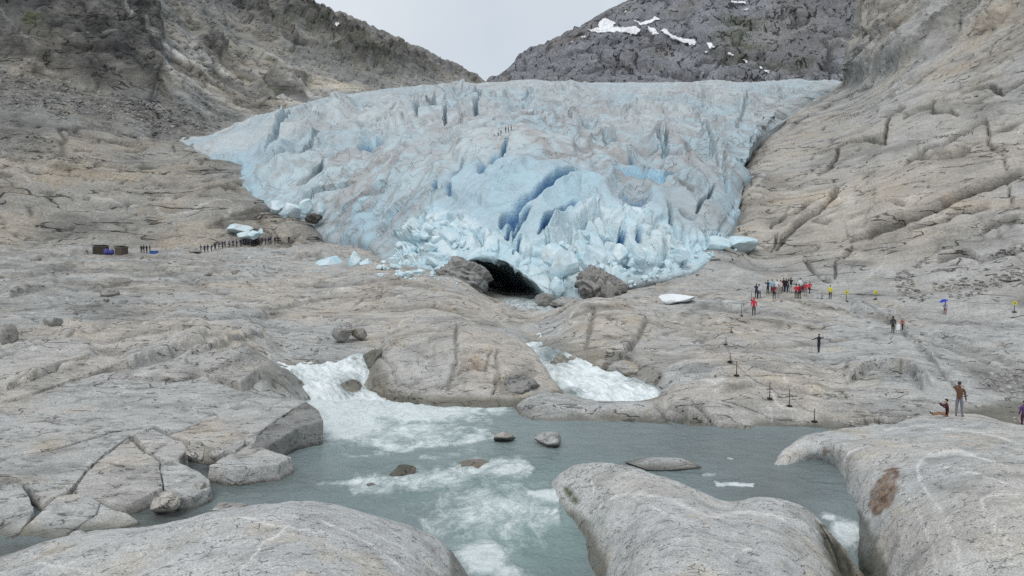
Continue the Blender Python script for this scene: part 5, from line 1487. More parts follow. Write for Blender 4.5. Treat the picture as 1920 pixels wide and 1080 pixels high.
def rub_label(lab, x, y, xs, ys, f):
    fx = (x - min(xs)) / (max(xs) - min(xs)); fy = (y - min(ys)) / (max(ys) - min(ys))
    size = 'large' if f > .6 else 'small' if f < .3 else 'medium'
    place = ('upper ' if fy < .38 else 'lower ' if fy > .68 else 'middle ') + ('left' if fx < .2 else 'centre left' if fx < .4 else 'centre' if fx < .6 else 'centre right' if fx < .8 else 'right')
    kind, rest = lab.split(' ', 2)[:2], lab.split(' ', 2)[2]
    if lab.startswith('small'):
        return 'tiny ice crumb %s, %s part' % (lab.split(' ', 3)[3], place)
    return '%s ice lump %s, %s part' % (size, rest, place)
def in_poly(x, y, poly):
    c = False
    for k in range(len(poly)):
        (x0, y0), (x1, y1) = poly[k], poly[(k + 1) % len(poly)]
        if (y0 > y) != (y1 > y) and x < (x1 - x0) * (y - y0) / (y1 - y0) + x0: c = not c
    return c
rub_spots = []
for poly, n, (lo, hi), lab in RUB:
    xs = [p[0] for p in poly]; ys = [p[1] for p in poly]
    k = 0
    for tries in range(n * 12):
        if k >= n: break
        x, y = rr.uniform(min(xs), max(xs)), rr.uniform(min(ys), max(ys))
        if not in_poly(x, y, poly): continue
        h = hit(x, y, [glacier, ground, right_wall])
        if not h: continue
        p = h[0]
        sz = rr.uniform(lo, hi) ** 1.0 * p.y / FPX
        sz *= .5 + .8 * rr.random() ** 1.6
        rub_spots.append((p + h[1] * sz * .12, sz, rub_label(lab, x, y, xs, ys, (sz * FPX / p.y - lo * .6) / (hi * 1.2 - lo * .6))))
        k += 1
for p, sz, lab in rub_spots:
    o = link(bpy.data.objects.new('ice_block', ice_shapes[rr.randrange(10)]))
    o.location = p
    o.rotation_euler = (rr.uniform(-.6, .6), rr.uniform(-.6, .6), rr.uniform(0, 6.3))
    o.scale = (sz * rr.uniform(.8, 1.3), sz * rr.uniform(.7, 1.2), sz * rr.uniform(.6, 1.1))
    props(o, lab, 'ice block', 'broken ice ' + lab.split(',')[0].split(' ', 3)[3] if 'lump' in lab else 'ice crumbs ' + lab.split(',')[0].split(' ', 3)[3])
log('ice')

# ------------------------------------------------------------------ loose debris nobody could count
def stones(name, label, spots, mat, seed, lum=1.0, flat=.55):
    """many low stones in one mesh; spots = (location, size)"""
    r = np.random.default_rng(seed)
    V0, F0 = ico(1)
    Vs, Fs, Cs = [], [], []
    for i, (p, s) in enumerate(spots):
        v = V0.copy()
        for k in range(4):
            n = r.normal(size=3); n /= np.linalg.norm(n)
            t = v @ n - r.uniform(.35, .75)
            v -= np.where(t > 0, t, 0)[:, None] * n
        a = r.uniform(0, 6.3)
        v = v * np.array([s * r.uniform(.7, 1.4), s * r.uniform(.7, 1.3), s * flat * r.uniform(.6, 1.3)]) * .6
        v = v @ np.array([[math.cos(a), math.sin(a), 0], [-math.sin(a), math.cos(a), 0], [0, 0, 1]])
        Vs.append(v + np.array(p)); Fs.append(F0 + len(V0) * i)
        g = lum * r.uniform(.20, .42)
        Cs.append(np.tile(np.array([g, g * .98, g * .93]), (len(V0), 1)))
    me = mesh_arrays(name, np.concatenate(Vs), np.concatenate(Fs), M[mat], False, {'col': np.concatenate(Cs)})
    o = link(bpy.data.objects.new(name, me))
    return props(o, label, 'stones', kind='stuff')

def scatter(polys, objs, seed):
    r = random.Random(seed)
    out = []
    for poly, n, lo, hi in polys:
        xs = [p[0] for p in poly]; ys = [p[1] for p in poly]
        k = 0
        for _ in range(n * 8):
            if k >= n: break
            x, y = r.uniform(min(xs), max(xs)), r.uniform(min(ys), max(ys))
            if not in_poly(x, y, poly): continue
            h = hit(x, y, objs)
            if not h: continue
            s = (lo + (hi - lo) * r.random() ** 2.5) * h[0].y / FPX
            out.append((h[0], s)); k += 1
    return out
stones('slope_debris', 'flat grey stones lying in patches on the pale right slope', scatter([
    ([(1682,512),(1712,505),(1712,530),(1740,555),(1725,568),(1690,555),(1680,540)], 110, 5, 13), ([(1712,500),(1740,478),(1746,490),(1716,512)], 30, 4, 9), ([(1740,535),(1800,515),(1850,530),(1850,550),(1790,560),(1760,548)], 130, 4, 11),
    ([(1850,515),(1925,500),(1925,535),(1860,540)], 90, 4, 10), ([(1855,475),(1925,455),(1925,470),(1860,485)], 40, 4, 9), ([(1780,558),(1830,552),(1820,566)], 16, 4, 8), ([(1850,560),(1880,555),(1870,568)], 10, 4, 8)], [right_wall, ground], 1), 'wall', 1, .8)
stones('gravel', 'grey rounded cobbles on the right bank and at the water edge', scatter([
    ([(1840,700),(1930,690),(1930,748),(1870,740),(1835,720)], 110, 5, 14), ([(1430,838),(1470,828),(1500,826),(1480,852),(1440,848)], 55, 4, 10), ([(1560,790),(1610,775),(1690,770),(1720,790),(1600,806)], 100, 4, 11),
    ([(1520,745),(1560,735),(1600,742),(1560,750)], 30, 3, 7), ([(1880,780),(1930,770),(1930,800)], 30, 4, 8)], [ground], 2), 'block', 2, 1.1, .7)
stones('talus', 'dark grey broken stones covering the slope under the left cliff', scatter([
    ([(0,130),(130,160),(240,180),(300,190),(440,230),(350,258),(290,250),(180,220),(80,205),(0,210)], 900, 2, 8), ([(0,240),(60,245),(150,300),(60,310),(0,300)], 160, 2, 5), ([(200,180),(320,200),(330,250),(260,235)], 200, 3, 10)], [left_mtn], 3), 'slope', 3, .85, .8)
stones('moraine_pebbles', 'scattered small stones over the left rock floor', scatter([
    ([(0,480),(330,485),(420,510),(300,570),(240,640),(0,640)], 330, 1.5, 6), ([(380,470),(560,470),(540,520),(420,520)], 90, 1.5, 5), ([(240,560),(420,560),(380,600),(240,600)], 80, 1.5, 5)], [ground], 4), 'floor', 4, 1.0, .7)
log('stones')

# ------------------------------------------------------------------ snow patches on the far mountain
def snow(poly, label, objs):
    xs = [p[0] for p in poly]; ys = [p[1] for p in poly]
    nx = max(8, int((max(xs) - min(xs)) / 1.3)); ny = max(7, int((max(ys) - min(ys)) / 1.1))
    X, Yy = np.meshgrid(np.linspace(min(xs) - 2, max(xs) + 2, nx), np.linspace(max(ys) + 2, min(ys) - 2, ny))
    wq = np.stack([X, Yy, 0 * X], -1)
    ins = poly_mask(X + 4.0 * fbm(wq, 9, 3, .6, 2), Yy + 3.0 * fbm(wq, 9, 3, .6, 5), poly, 1.2)
    Pn = np.zeros((ny, nx, 3)); ok = np.zeros((ny, nx), bool)
    for a in range(ny):
        for b in range(nx):
            h = hit(X[a, b], Yy[a, b], objs)
            if h:
                d = ray(X[a, b], Yy[a, b])
                q = h[0] - d * (9.0 * ins[a, b] - 4.0)
                Pn[a, b] = q; ok[a, b] = ins[a, b] > .12
    keep = ok
    i = np.arange(ny * nx).reshape(ny, nx)
    k = ok[:-1, :-1] & ok[:-1, 1:] & ok[1:, 1:] & ok[1:, :-1]
    F = np.stack([i[:-1, :-1], i[:-1, 1:], i[1:, 1:], i[1:, :-1]], -1)[k]
    if not len(F): return
    used = np.unique(F); remap = np.zeros(ny * nx, int); remap[used] = np.arange(len(used))
    V = Pn.reshape(-1, 3)[used]
    base = V.mean(0)
    o = link(bpy.data.objects.new('snow_patch', mesh_arrays('snow_patch', V - base, remap[F], M['snow'], True)))
    o.location = base
    props(o, label, 'snow patch', 'snow patches on the mountains')
M['snow'] = plain('old_snow', (.80, .81, .83), .6, .05, .05)
Z2 = lambda L: [(640 + x / 3, y / 3) for x, y in L]
Z3 = lambda L: [(1280 + x / 3, y / 3) for x, y in L]
for L, lab in [(Z2([(1375,170),(1450,155),(1440,130),(1490,95),(1500,105),(1545,130),(1530,150),(1660,150),(1690,165),(1660,195),(1560,180),(1450,184)]), 'largest snow field on the mountain shoulder'),
               (Z2([(1645,115),(1700,125),(1770,90),(1795,105),(1720,140),(1680,140)]), 'forked snow patch up right of the largest field'), (Z2([(1715,148),(1765,158),(1785,190),(1750,198)]), 'short snow patch just right of the largest field'),
               (Z2([(1788,168),(1832,163),(1850,190),(1925,215),(1990,225),(1995,255),(1920,240),(1860,222)]), 'long slanting snow streak right of the short patch'),
               (Z3([(128,236),(168,238),(178,268),(153,280)]), 'teardrop of snow below the slanting streak'), (Z3([(108,290),(150,288),(135,303)]), 'tiny snow fleck left of the teardrop'),
               (Z3([(248,290),(298,308),(292,322),(252,306)]), 'first small snow streak down the gully'), (Z3([(328,333),(368,343),(358,360)]), 'second small snow streak down the gully'),
               (Z3([(402,366),(453,376),(442,392)]), 'third small snow streak down the gully'), (Z3([(448,388),(492,394),(483,415)]), 'lowest snow spot in the gully just above the ice'),
               (Z3([(270,2),(360,9),(355,20),(265,17)]), 'snow streak at the top edge of the view'), (Z3([(328,50),(378,53),(352,62)]), 'thin snow line under the top streak'),
               (Z2([(1272,236),(1308,222),(1304,238)]), 'small snow fleck low on the left flank'), (Z2([(1336,206),(1374,198),(1368,214)]), 'snow fleck between the largest field and the flank'),
               (Z2([(1562,78),(1615,52),(1605,70)]), 'narrow snow streak above the largest field')]:
    snow(L, lab, [far_mtn])
snow([(626,42),(634,41),(638,47),(631,49)], 'lone snow spot on the left ridge', [left_mtn])
log('snow')
# ------------------------------------------------------------------ people
# body = one skinned surface; slots: 0 skin, 1 jacket, 2 trousers, 3 shoes
def skin_body(name, joints, bones, fine=True):
    """joints: name -> (x,y,z,rx,ry); bones: (a, b, slot)"""
    names = list(joints)
    idx = {n: i for i, n in enumerate(names)}
    me = bpy.data.meshes.new(name)
    me.from_pydata([joints[n][:3] for n in names], [(idx[a], idx[b]) for a, b, _ in bones], [])
    ob = bpy.data.objects.new(name, me)
    COL.objects.link(ob)
    md = ob.modifiers.new('skin', 'SKIN')
    md.branch_smoothing = .6
    for i, n in enumerate(names):
        sv = me.skin_vertices[0].data[i]
        sv.radius = joints[n][3:5]
        sv.use_root = (n == 'pelvis')
    if fine:
        ob.modifiers.new('sub', 'SUBSURF').levels = 1
    dg = bpy.context.evaluated_depsgraph_get()
    out = bpy.data.meshes.new_from_object(ob.evaluated_get(dg))
    out.name = name
    bpy.data.objects.remove(ob)
    bpy.data.meshes.remove(me)
    n = len(out.polygons)
    C = np.zeros(n * 3); out.polygons.foreach_get('center', C); C = C.reshape(-1, 3)
    best = np.full(n, 1e9); slot = np.zeros(n, int)
    for a, b, sl in bones:
        A, B = np.array(joints[a][:3]), np.array(joints[b][:3])
        AB = B - A
        t = np.clip(((C - A) @ AB) / (AB @ AB + 1e-9), 0, 1)
        r_ = np.array([joints[a][3], joints[b][3]]).mean()
        d = np.linalg.norm(C - A - t[:, None] * AB, axis=1) - r_
        m = d < best
        best[m] = d[m]; slot[m] = sl
    for k in range(4):
        out.materials.append(None)
    out.polygons.foreach_set('material_index', slot.astype(np.int32))
    out.polygons.foreach_set('use_smooth', np.full(n, True))
    out.update()
    return out

def pose(arm_l=None, arm_r=None, leg_l=None, leg_r=None, lean=0.0, hip=.93, hands=False, head=(0, -.02), skirt=False, sit=False):
    """a 1.75 m figure facing -Y. arms: elbow, wrist offsets from the shoulder; legs: knee, ankle positions"""
    J, B = {}, []
    z = hip
    sh = z + .50
    ly = -math.sin(lean) * .5
    J['pelvis'] = (0, 0, z, .155, .115)
    J['waist'] = (0, ly * .4, z + .2, .145, .105)
    J['chest'] = (0, ly * .8, z + .38, .175, .12)
    J['neckbase'] = (0, ly, sh + .05, .085, .075)
    J['neck'] = (head[0] * .3, ly - .01, sh + .11, .052, .052)
    J['head'] = (head[0], ly + head[1], sh + .20, .078, .088)
    J['crown'] = (head[0], ly + head[1], sh + .28, .068, .078)
    B += [('pelvis', 'waist', 1), ('waist', 'chest', 1), ('chest', 'neckbase', 1), ('neckbase', 'neck', 0), ('neck', 'head', 0), ('head', 'crown', 0)]
    J['nose'] = (head[0], ly + head[1] - .105, sh + .205, .016, .02)
    B.append(('head', 'nose', 0))
    for s, arm in ((1, arm_l), (-1, arm_r)):
        n = 'l' if s > 0 else 'r'
        e, w = arm or ((.07, .02, -.27), (.08, -.06, -.50))
        S = np.array((s * .185, ly, sh - .01))
        E = S + np.array((s * e[0], e[1], e[2])); W = S + np.array((s * w[0], w[1], w[2]))
        Hd = W + (W - E) / np.linalg.norm(W - E) * .085
        J['shoulder' + n] = (*S, .075, .075); J['elbow' + n] = (*E, .055, .055); J['wrist' + n] = (*W, .040, .040); J['hand' + n] = (*Hd, .042, .028)
        B += [('chest', 'shoulder' + n, 1), ('shoulder' + n, 'elbow' + n, 1), ('elbow' + n, 'wrist' + n, 1), ('wrist' + n, 'hand' + n, 0)]
        if hands:
            dr = (W - E) / np.linalg.norm(W - E)
            sd_ = np.cross(dr, (0, 1, 0)); sd_ /= np.linalg.norm(sd_) + 1e-9
            for k, (o_, L_) in enumerate(((-.030, .062), (-.011, .075), (.010, .070), (.030, .055))):
                T = Hd + dr * L_ * .6 + sd_ * o_; T2 = Hd + dr * L_ + sd_ * o_ + np.array((0, -.018, 0))
                J['f%s%d' % (n, k)] = (*T, .0095, .0095); J['g%s%d' % (n, k)] = (*T2, .008, .008)
                B += [('hand' + n, 'f%s%d' % (n, k), 0), ('f%s%d' % (n, k), 'g%s%d' % (n, k), 0)]
            T = W + dr * .05 - sd_ * .055
            J['th' + n] = (*T, .011, .011); B.append(('wrist' + n, 'th' + n, 0))
    for s, leg in ((1, leg_l), (-1, leg_r)):
        n = 'l' if s > 0 else 'r'
        k, a = leg or ((.105, -.02, hip * .53), (.11, .03, .085))
        J['hip' + n] = (s * .095, 0, z - .06, .105, .105)
        J['knee' + n] = (s * k[0], k[1], k[2], .068, .068)
        J['ankle' + n] = (s * a[0], a[1], a[2], .050, .050)
        ft = (s * a[0] * 1.1, a[1] - .15, max(.045, a[2] - .045)) if not sit else (s * a[0] * 1.1, a[1] - .06, a[2] + .13)
        J['toe' + n] = (*ft, .045, .035)
        B += [('pelvis', 'hip' + n, 2), ('hip' + n, 'knee' + n, 2), ('knee' + n, 'ankle' + n, 2), ('ankle' + n, 'toe' + n, 3)]
    return J, B, (head[0], ly + head[1], sh + .235)

UP_ARM = ((.10, -.22, -.10), (-.06, -.30, .16))       # hands to the face / camera
POSES = {
 'stand':  dict(),
 'stand_b': dict(arm_l=((.06, -.02, -.27), (-.02, -.16, -.44)), arm_r=((.08, .04, -.26), (.10, -.02, -.50)), leg_l=((.12, -.05, .49), (.14, -.04, .085))),
 'photo':  dict(arm_l=((.12, -.20, -.12), (-.04, -.33, .10)), arm_r=((.12, -.20, -.12), (-.04, -.33, .10))),
 'walk':   dict(leg_l=((.09, -.16, .50), (.09, -.14, .10)), leg_r=((.09, .04, .50), (.09, .28, .12)), arm_l=((.05, .12, -.25), (.06, .10, -.48)), arm_r=((.05, -.10, -.26), (.05, -.22, -.46)), lean=.12),
 'spread': dict(arm_l=((.26, .0, -.10), (.50, -.02, -.22)), arm_r=((.22, .0, -.06), (.30, -.12, .02)), leg_l=((.06, -.02, .49), (.02, .02, .085)), leg_r=((.10, -.10, .50), (.06, -.02, .085))),
 'crouch': dict(hip=.55, leg_l=((.14, -.30, .42), (.12, -.05, .085)), leg_r=((.14, -.26, .40), (.12, .02, .085)), lean=.7, arm_l=((.04, -.18, -.22), (.02, -.30, -.40)), arm_r=((.04, -.18, -.22), (.02, -.30, -.40))),
}
BODY = {}
for k, kw in POSES.items():
    J, B, hd = pose(**kw)
    BODY[k] = (skin_body('person', J, B, True), hd)
J, B, hd = pose(arm_l=((.10, -.12, .02), (-.10, -.22, .12)), arm_r=((.07, .02, -.27), (.09, -.02, -.52)), leg_l=((.11, .0, .49), (.13, .02, .085)), leg_r=((.11, -.03, .49), (.15, .0, .085)), hands=True, head=(.02, -.03))
BODY['shade_eyes'] = (skin_body('person', J, B, True), hd)
J, B, hd = pose(hip=.17, lean=.08, sit=True, leg_l=((.12, -.42, .20), (.14, -.80, .10)), leg_r=((.16, -.40, .17), (.22, -.78, .09)), arm_l=((.10, -.20, -.10), (-.06, -.36, .10)), arm_r=((.10, -.20, -.10), (-.06, -.36, .10)), hands=True, head=(0, -.04))
BODY['sit_photo'] = (skin_body('person', J, B, True), hd)

# hair / hood / bag shapes
def cap_mesh(name, hood=False):
    V, F = ico(2)
    V = V.copy()
    sc_ = (.105, .118, .12) if hood else (.092, .105, .095)
    keep = np.where((V[:, 2] > -.25) | (V[:, 1] > (.1 if hood else .25)))[0]
    ok = np.zeros(len(V), bool); ok[keep] = True
    front = (V[:, 1] < -.55) & (V[:, 2] < .45)
    ok &= ~front
    F = F[ok[F].all(1)]
    return mesh_arrays(name, V * sc_ + np.array((0, .012, .025 if not hood else .0)), F, [None], True)
HAIR, HOOD = cap_mesh('hair'), cap_mesh('hood', True)
def box_mesh(name, sx, sy, sz, bev=.03, seg=2):
    bm = bmesh.new()
    bmesh.ops.create_cube(bm, size=1.0)
    for v in bm.verts: v.co = Vector((v.co.x * sx, v.co.y * sy, v.co.z * sz))
    if bev: bmesh.ops.bevel(bm, geom=bm.edges[:], offset=bev, segments=seg, affect='EDGES', profile=.6)
    me = bpy.data.meshes.new(name); bm.to_mesh(me); bm.free()
    for p in me.polygons: p.use_smooth = False
    me.materials.append(None)
    return me
PACK = box_mesh('backpack', .30, .17, .44, .06, 3)
PHONE = box_mesh('phone', .08, .012, .15, .004, 1)

CLOTH = {}
def cloth(rgb):
    k = tuple(rgb)
    if k not in CLOTH:
        CLOTH[k] = plain('cloth_%d' % len(CLOTH), k, .85, .18, 30.0)
    return CLOTH[k]
SKIN_M = plain('skin', (.48, .32, .24), .6, .08, 20)
BLACK, NAVY, RED, DRED, WHITE, GREYC, YEL, BROWN, LBLUE, TEAL = (.02, .02, .022), (.025, .03, .07), (.50, .03, .05), (.18, .03, .04), (.62, .62, .64), (.16, .16, .17), (.62, .55, .03), (.20, .11, .06), (.25, .50, .62), (.06, .16, .18)

def set_slot(o, i, m):
    o.material_slots[i].link = 'OBJECT'
    o.material_slots[i].material = m

PEOPLE_SPOTS = []
def person(px, py, hpx, label, jacket, trousers, pose_='stand', turn=0.0, group=None, hair=(.03, .022, .018), hood=None, pack=None, objs=None, Y=None, shoes=BLACK, force_h=None, zoff=0.0):
    PEOPLE_SPOTS.append(dict(px=px, py=py, hpx=hpx, label=label, jacket=jacket, trousers=trousers, pose_=pose_, turn=turn, group=group, hair=hair, hood=hood, pack=pack, objs=objs, Y=Y, shoes=shoes, force_h=force_h, zoff=zoff))

def make_person(d):
    p = d['loc']
    me, hd = BODY[d['pose_']]
    full = {'crouch': 1.28, 'sit_photo': .99}.get(d['pose_'], 1.75)
    s = d['hpx'] * p.y / FPX / full
    if d['force_h']: s = d['force_h'] / 1.75
    o = link(bpy.data.objects.new('person', me))
    o.location = p
    o.rotation_euler = (0, 0, d['turn'])
    o.scale = (s, s, s)
    for i, m in enumerate((SKIN_M, cloth(d['jacket']), cloth(d['trousers']), cloth(d['shoes']))):
        set_slot(o, i, m)
    props(o, d['label'], 'person', d['group'])
    hm = HOOD if d['hood'] else HAIR
    c = link(bpy.data.objects.new('hood' if d['hood'] else 'hair', hm))
    c.parent = o
    c.location = hd
    set_slot(c, 0, cloth(d['hood'] or d['hair']))
    if d['pack']:
        b = link(bpy.data.objects.new('backpack', PACK))
        b.parent = o
        b.location = (0, .20, hd[2] - .40)
        set_slot(b, 0, cloth(d['pack']))
    if d['pose_'] in ('photo', 'sit_photo'):
        pass
    return o

AWAY = math.pi           # facing the glacier
# visitors' queue on the left
zx = lambda x: 140 + x / 4.571
zy = lambda y: 400 + y / 4.571
QG = 'people queueing below the glacier'
line = [(1078,330),(1110,336),(1140,330),(1172,326),(1198,322),(1215,316),(1240,312),(1262,304),(1290,298),(1328,297),(1365,293),(1382,290),(1428,284),(1452,281),(1470,280),(1490,279),(1508,278),(1527,277),(1548,277),(1568,277),(1588,276),(1612,272),(1630,270),(1658,268),(1678,266),(1712,264),(1738,263)]
rp = random.Random(11)
for i, (x, y) in enumerate(line):
    jc = rp.choice([BLACK, NAVY, (.03, .035, .05), (.05, .03, .03), TEAL, (.03, .03, .04), NAVY, (.07, .05, .10)])
    ORD = ['second', 'third', 'fourth', 'fifth', 'sixth', 'seventh', 'eighth', 'ninth', 'tenth', 'eleventh', 'twelfth', 'thirteenth', 'fourteenth', 'fifteenth']
    lab = '%s dark figure from the left in the long queue of people' % ORD[i - 1] if 0 < i < 14 else '%s dark figure from the right in the long queue of people' % ORD[min(12, max(0, len(line) - i - 2))]
    if i == 0: lab = 'leftmost person of the long queue below the ice blocks'
    if i == len(line) - 1: lab = 'rightmost person at the head of the long queue'
    x += rp.uniform(-7, 7); y += rp.uniform(-4, 4)
    person(zx(x), zy(y), 14.6 + rp.uniform(-.8, .8), lab, jc, rp.choice([BLACK, (.03, .03, .04), (.05, .05, .06)]), rp.choice(['stand', 'stand_b', 'walk']), rp.uniform(0, 6.3), QG, pack=rp.choice([None, BLACK, (.06, .05, .14)]))
person(zx(1835), zy(253), 13, 'lone person with a white bundle on the head, right of the queue', BLACK, BLACK, 'photo', AWAY, hood=(.7, .7, .7))
for i, (x, jc, lab) in enumerate([(572, BLACK, 'leftmost of the people standing by the blue box'), (592, (.03, .03, .04), 'second from left of the people by the blue box'), (618, BLACK, 'third from left of the people by the blue box'), (645, NAVY, 'dark figure nearest to the blue box')]):
    person(zx(x), zy(341), 15 + (i % 2), lab, jc, BLACK, ['stand', 'stand_b'][i % 2], .6 * i, 'people beside the blue box')
person(zx(118), zy(356), 9.5, 'person crouching left of the dark wooden huts', BLACK, BLACK, 'crouch', -.9)
# rope team on the ice
for i, (x, y, h) in enumerate([(862,771,5),(882,766,7.5),(898,757,9),(925,747,12),(940,744,12),(956,736,10)]):
    nm = ['lowest, barely visible', 'second lowest', 'third from the left', 'fourth from the left', 'fifth from the left', 'topmost and rightmost'][i]
    person(640 + x / 3, y / 3, h, '%s climber of the dark line on the glacier' % nm, BLACK, BLACK, 'stand' if i % 2 else 'stand_b', AWAY + .4 * i, 'climbers on the glacier', objs='ice', hood=BLACK if i % 2 else None)
# group on the right
gx = lambda x: 1380 + x / 6.857
gy = lambda y: 500 + y / 6.857
RGp = 'visitors gathered on the right rock ledge'
for (x, y, h, jc, tr, ps, tn, lab, kw) in [
    (260, 411, 28, NAVY, BLACK, 'photo', 2.6, 'person in navy photographing at the left end of the right group', {}),
    (297, 415, 28, WHITE, (.05, .06, .10), 'stand_b', 2.9, 'person in a white jacket at the left end of the right group', {'pack': (.5, .5, .52)}),
    (408, 352, 26, NAVY, BLACK, 'photo', 3.4, 'person in navy with raised arms near the light blue jacket', {}),
    (462, 345, 26, LBLUE, BLACK, 'stand', 3.1, 'person in a light blue jacket behind the right group', {}),
    (487, 413, 27, DRED, BLACK, 'stand_b', .3, 'person in a dark red top in front of the light blue jacket', {'pack': GREYC}),
    (526, 352, 27, WHITE, GREYC, 'stand', 3.0, 'person in white behind the grey patterned coat', {}),
    (545, 406, 26, (.26, .24, .22), (.30, .29, .27), 'stand', 2.8, 'person in a grey brown patterned coat in the right group', {'hood': (.2, .18, .16)}),
    (570, 345, 25, (.60, .50, .52), GREYC, 'stand_b', 3.3, 'person in a pale pink top in the right group', {}),
    (610, 330, 27, DRED, BLACK, 'stand', 3.1, 'person in black and dark red in the middle of the right group', {'pack': BLACK}),
    (645, 332, 26, BLACK, (.03, .04, .09), 'stand_b', 2.7, 'person all in black in the middle of the right group', {}),
    (676, 326, 25, WHITE, GREYC, 'stand', 3.4, 'person in white half hidden behind the black vest', {}),
    (703, 332, 28, BLACK, (.34, .34, .35), 'photo', 3.2, 'person in a black vest and pale trousers photographing', {}),
    (772, 411, 27, RED, BLACK, 'stand', 3.0, 'person in red, left of the pair in red at the front', {}),
    (814, 411, 27, RED, BLACK, 'stand', 3.3, 'person in red, right of the pair in red at the front', {'pack': DRED}),
    (822, 345, 29, WHITE, BLACK, 'stand', 3.1, 'tall person in white standing behind the people in red', {}),
    (852, 330, 17, BLACK, BLACK, 'crouch', 2.0, 'dark crouching figure between the people in red', {}),
    (896, 386, 27, RED, (.22, .20, .20), 'stand_b', 3.0, 'person in a red jacket and grey trousers in the right group', {}),
    (944, 350, 23, RED, BLACK, 'walk', 2.2, 'rightmost person in red of the group, leaning', {}),
    (1210, 419, 26, YEL, BLACK, 'stand', 2.6, 'person in a bright yellow jacket standing apart', {}),
    (228, 632, 34, RED, (.07, .06, .06), 'stand', 2.9, 'single person in a red hooded jacket below the group', {'hood': RED})]:
    person(gx(x), gy(y), h, lab, jc, tr, ps, tn, RGp if x < 1000 and y < 500 else None, **kw)
person(1535, 661, 35, 'dark figure balancing with arms spread on the bare rock', BLACK, (.03, .03, .05), 'spread', AWAY + .15)
person(1674, 625, 32, 'person in a long dark coat walking with a white bag', (.035, .04, .05), BLACK, 'walk', AWAY - .5, hood=BLACK)
person(1692, 619, 22, 'small person in red and black behind the long dark coat', (.35, .10, .10), BLACK, 'walk', -1.0)
person(1772, 590, 23, 'person in grey and red trousers holding a blue umbrella', (.28, .30, .36), (.22, .03, .05), 'stand_b', 2.6, hair=(.05, .04, .03))
person(1798, 781, 66, 'standing photographer in a brown jacket and grey trousers on the stained rock', (.115, .062, .035), (.17, .18, .22), 'shade_eyes', AWAY - .75, objs='rock', hair=(.05, .03, .02), shoes=(.02, .02, .02))
person(1776, 781, 33, 'person in black sitting on the stained rock, holding up a camera', (.06, .012, .018), (.26, .14, .09), 'sit_photo', AWAY + 1.35, objs='rock', hair=(.02, .015, .015))
person(1919, 803, 51, 'person in a purple jacket cut off by the right edge', (.10, .05, .16), (.09, .02, .05), 'stand', AWAY, force_h=1.5)

knolls = [o for o in COL.objects if o.name.startswith('bedrock_knoll')]
bpy.context.view_layer.update()
for d in PEOPLE_SPOTS:
    objs = {'ice': [glacier], 'rock': knolls}.get(d['objs'], [ground, right_wall, left_mtn])
    h = hit(d['px'], d['py'], objs)
    d['loc'] = h[0] if h else Vector(at(d['px'], d['py'], 60))
GEAR = {}
def spot(key, px, py, objs=None):
    h = hit(px, py, objs or [ground, right_wall, left_mtn])
    GEAR[key] = h[0] if h else Vector(at(px, py, 80))
POSTS = [(1480,762,34),(1443,748,32),(1381,704,28),(1369,678,17),(1361,646,14),(1371,623,9),(1527,791,25),(1390,592,22),(1409,563,18),(1541,560,14),(1729,565,14)]
SIGNS = [(1587,565,20),(1642,561,15),(1902,585,20)]
for i, (x, y, h) in enumerate(POSTS): spot(('p', i), x, y)
for i, (x, y, h) in enumerate(SIGNS): spot(('s', i), x, y)
for k, x, y in [('hutA', 186, 477), ('hutB', 222, 478.5), ('bag', 205, 477.5), ('bag2', 200, 477.5), ('bag3', 210, 477.5), ('box', 289, 476), ('umb', 1771, 590), ('sack', 1684, 621)]: spot(k, x, y)
for d in PEOPLE_SPOTS: make_person(d)
log('people', len(PEOPLE_SPOTS))

# ------------------------------------------------------------------ rope posts, signs, huts and gear
def empty(name, loc, rz=0.0, label=None, cat=None, group=None):
    e = link(bpy.data.objects.new(name, None))
    e.location = loc; e.rotation_euler = (0, 0, rz); e.empty_display_size = .2
    return props(e, label, cat, group)

def part(name, bm, mat, parent, loc=(0, 0, 0), smooth=False):
    me = bpy.data.meshes.new(name); bm.to_mesh(me); bm.free()
    for p in me.polygons: p.use_smooth = smooth
    me.materials.append(mat)
    o = link(bpy.data.objects.new(name, me))
    o.parent = parent; o.location = loc
    return o

def bm_cone(r1, r2, h, seg=10, z0=0.0):
    bm = bmesh.new()
    bmesh.ops.create_cone(bm, cap_ends=True, segments=seg, radius1=r1, radius2=r2, depth=h, matrix=Matrix.Translation((0, 0, z0 + h / 2)))
    return bm

def bm_box(sx, sy, sz, c=(0, 0, 0), bev=0.0):
    bm = bmesh.new()
    bmesh.ops.create_cube(bm, size=1.0, matrix=Matrix.Translation(c) @ Matrix.Diagonal((sx, sy, sz, 1)))
    if bev: bmesh.ops.bevel(bm, geom=bm.edges[:], offset=bev, segments=2, affect='EDGES')
    return bm

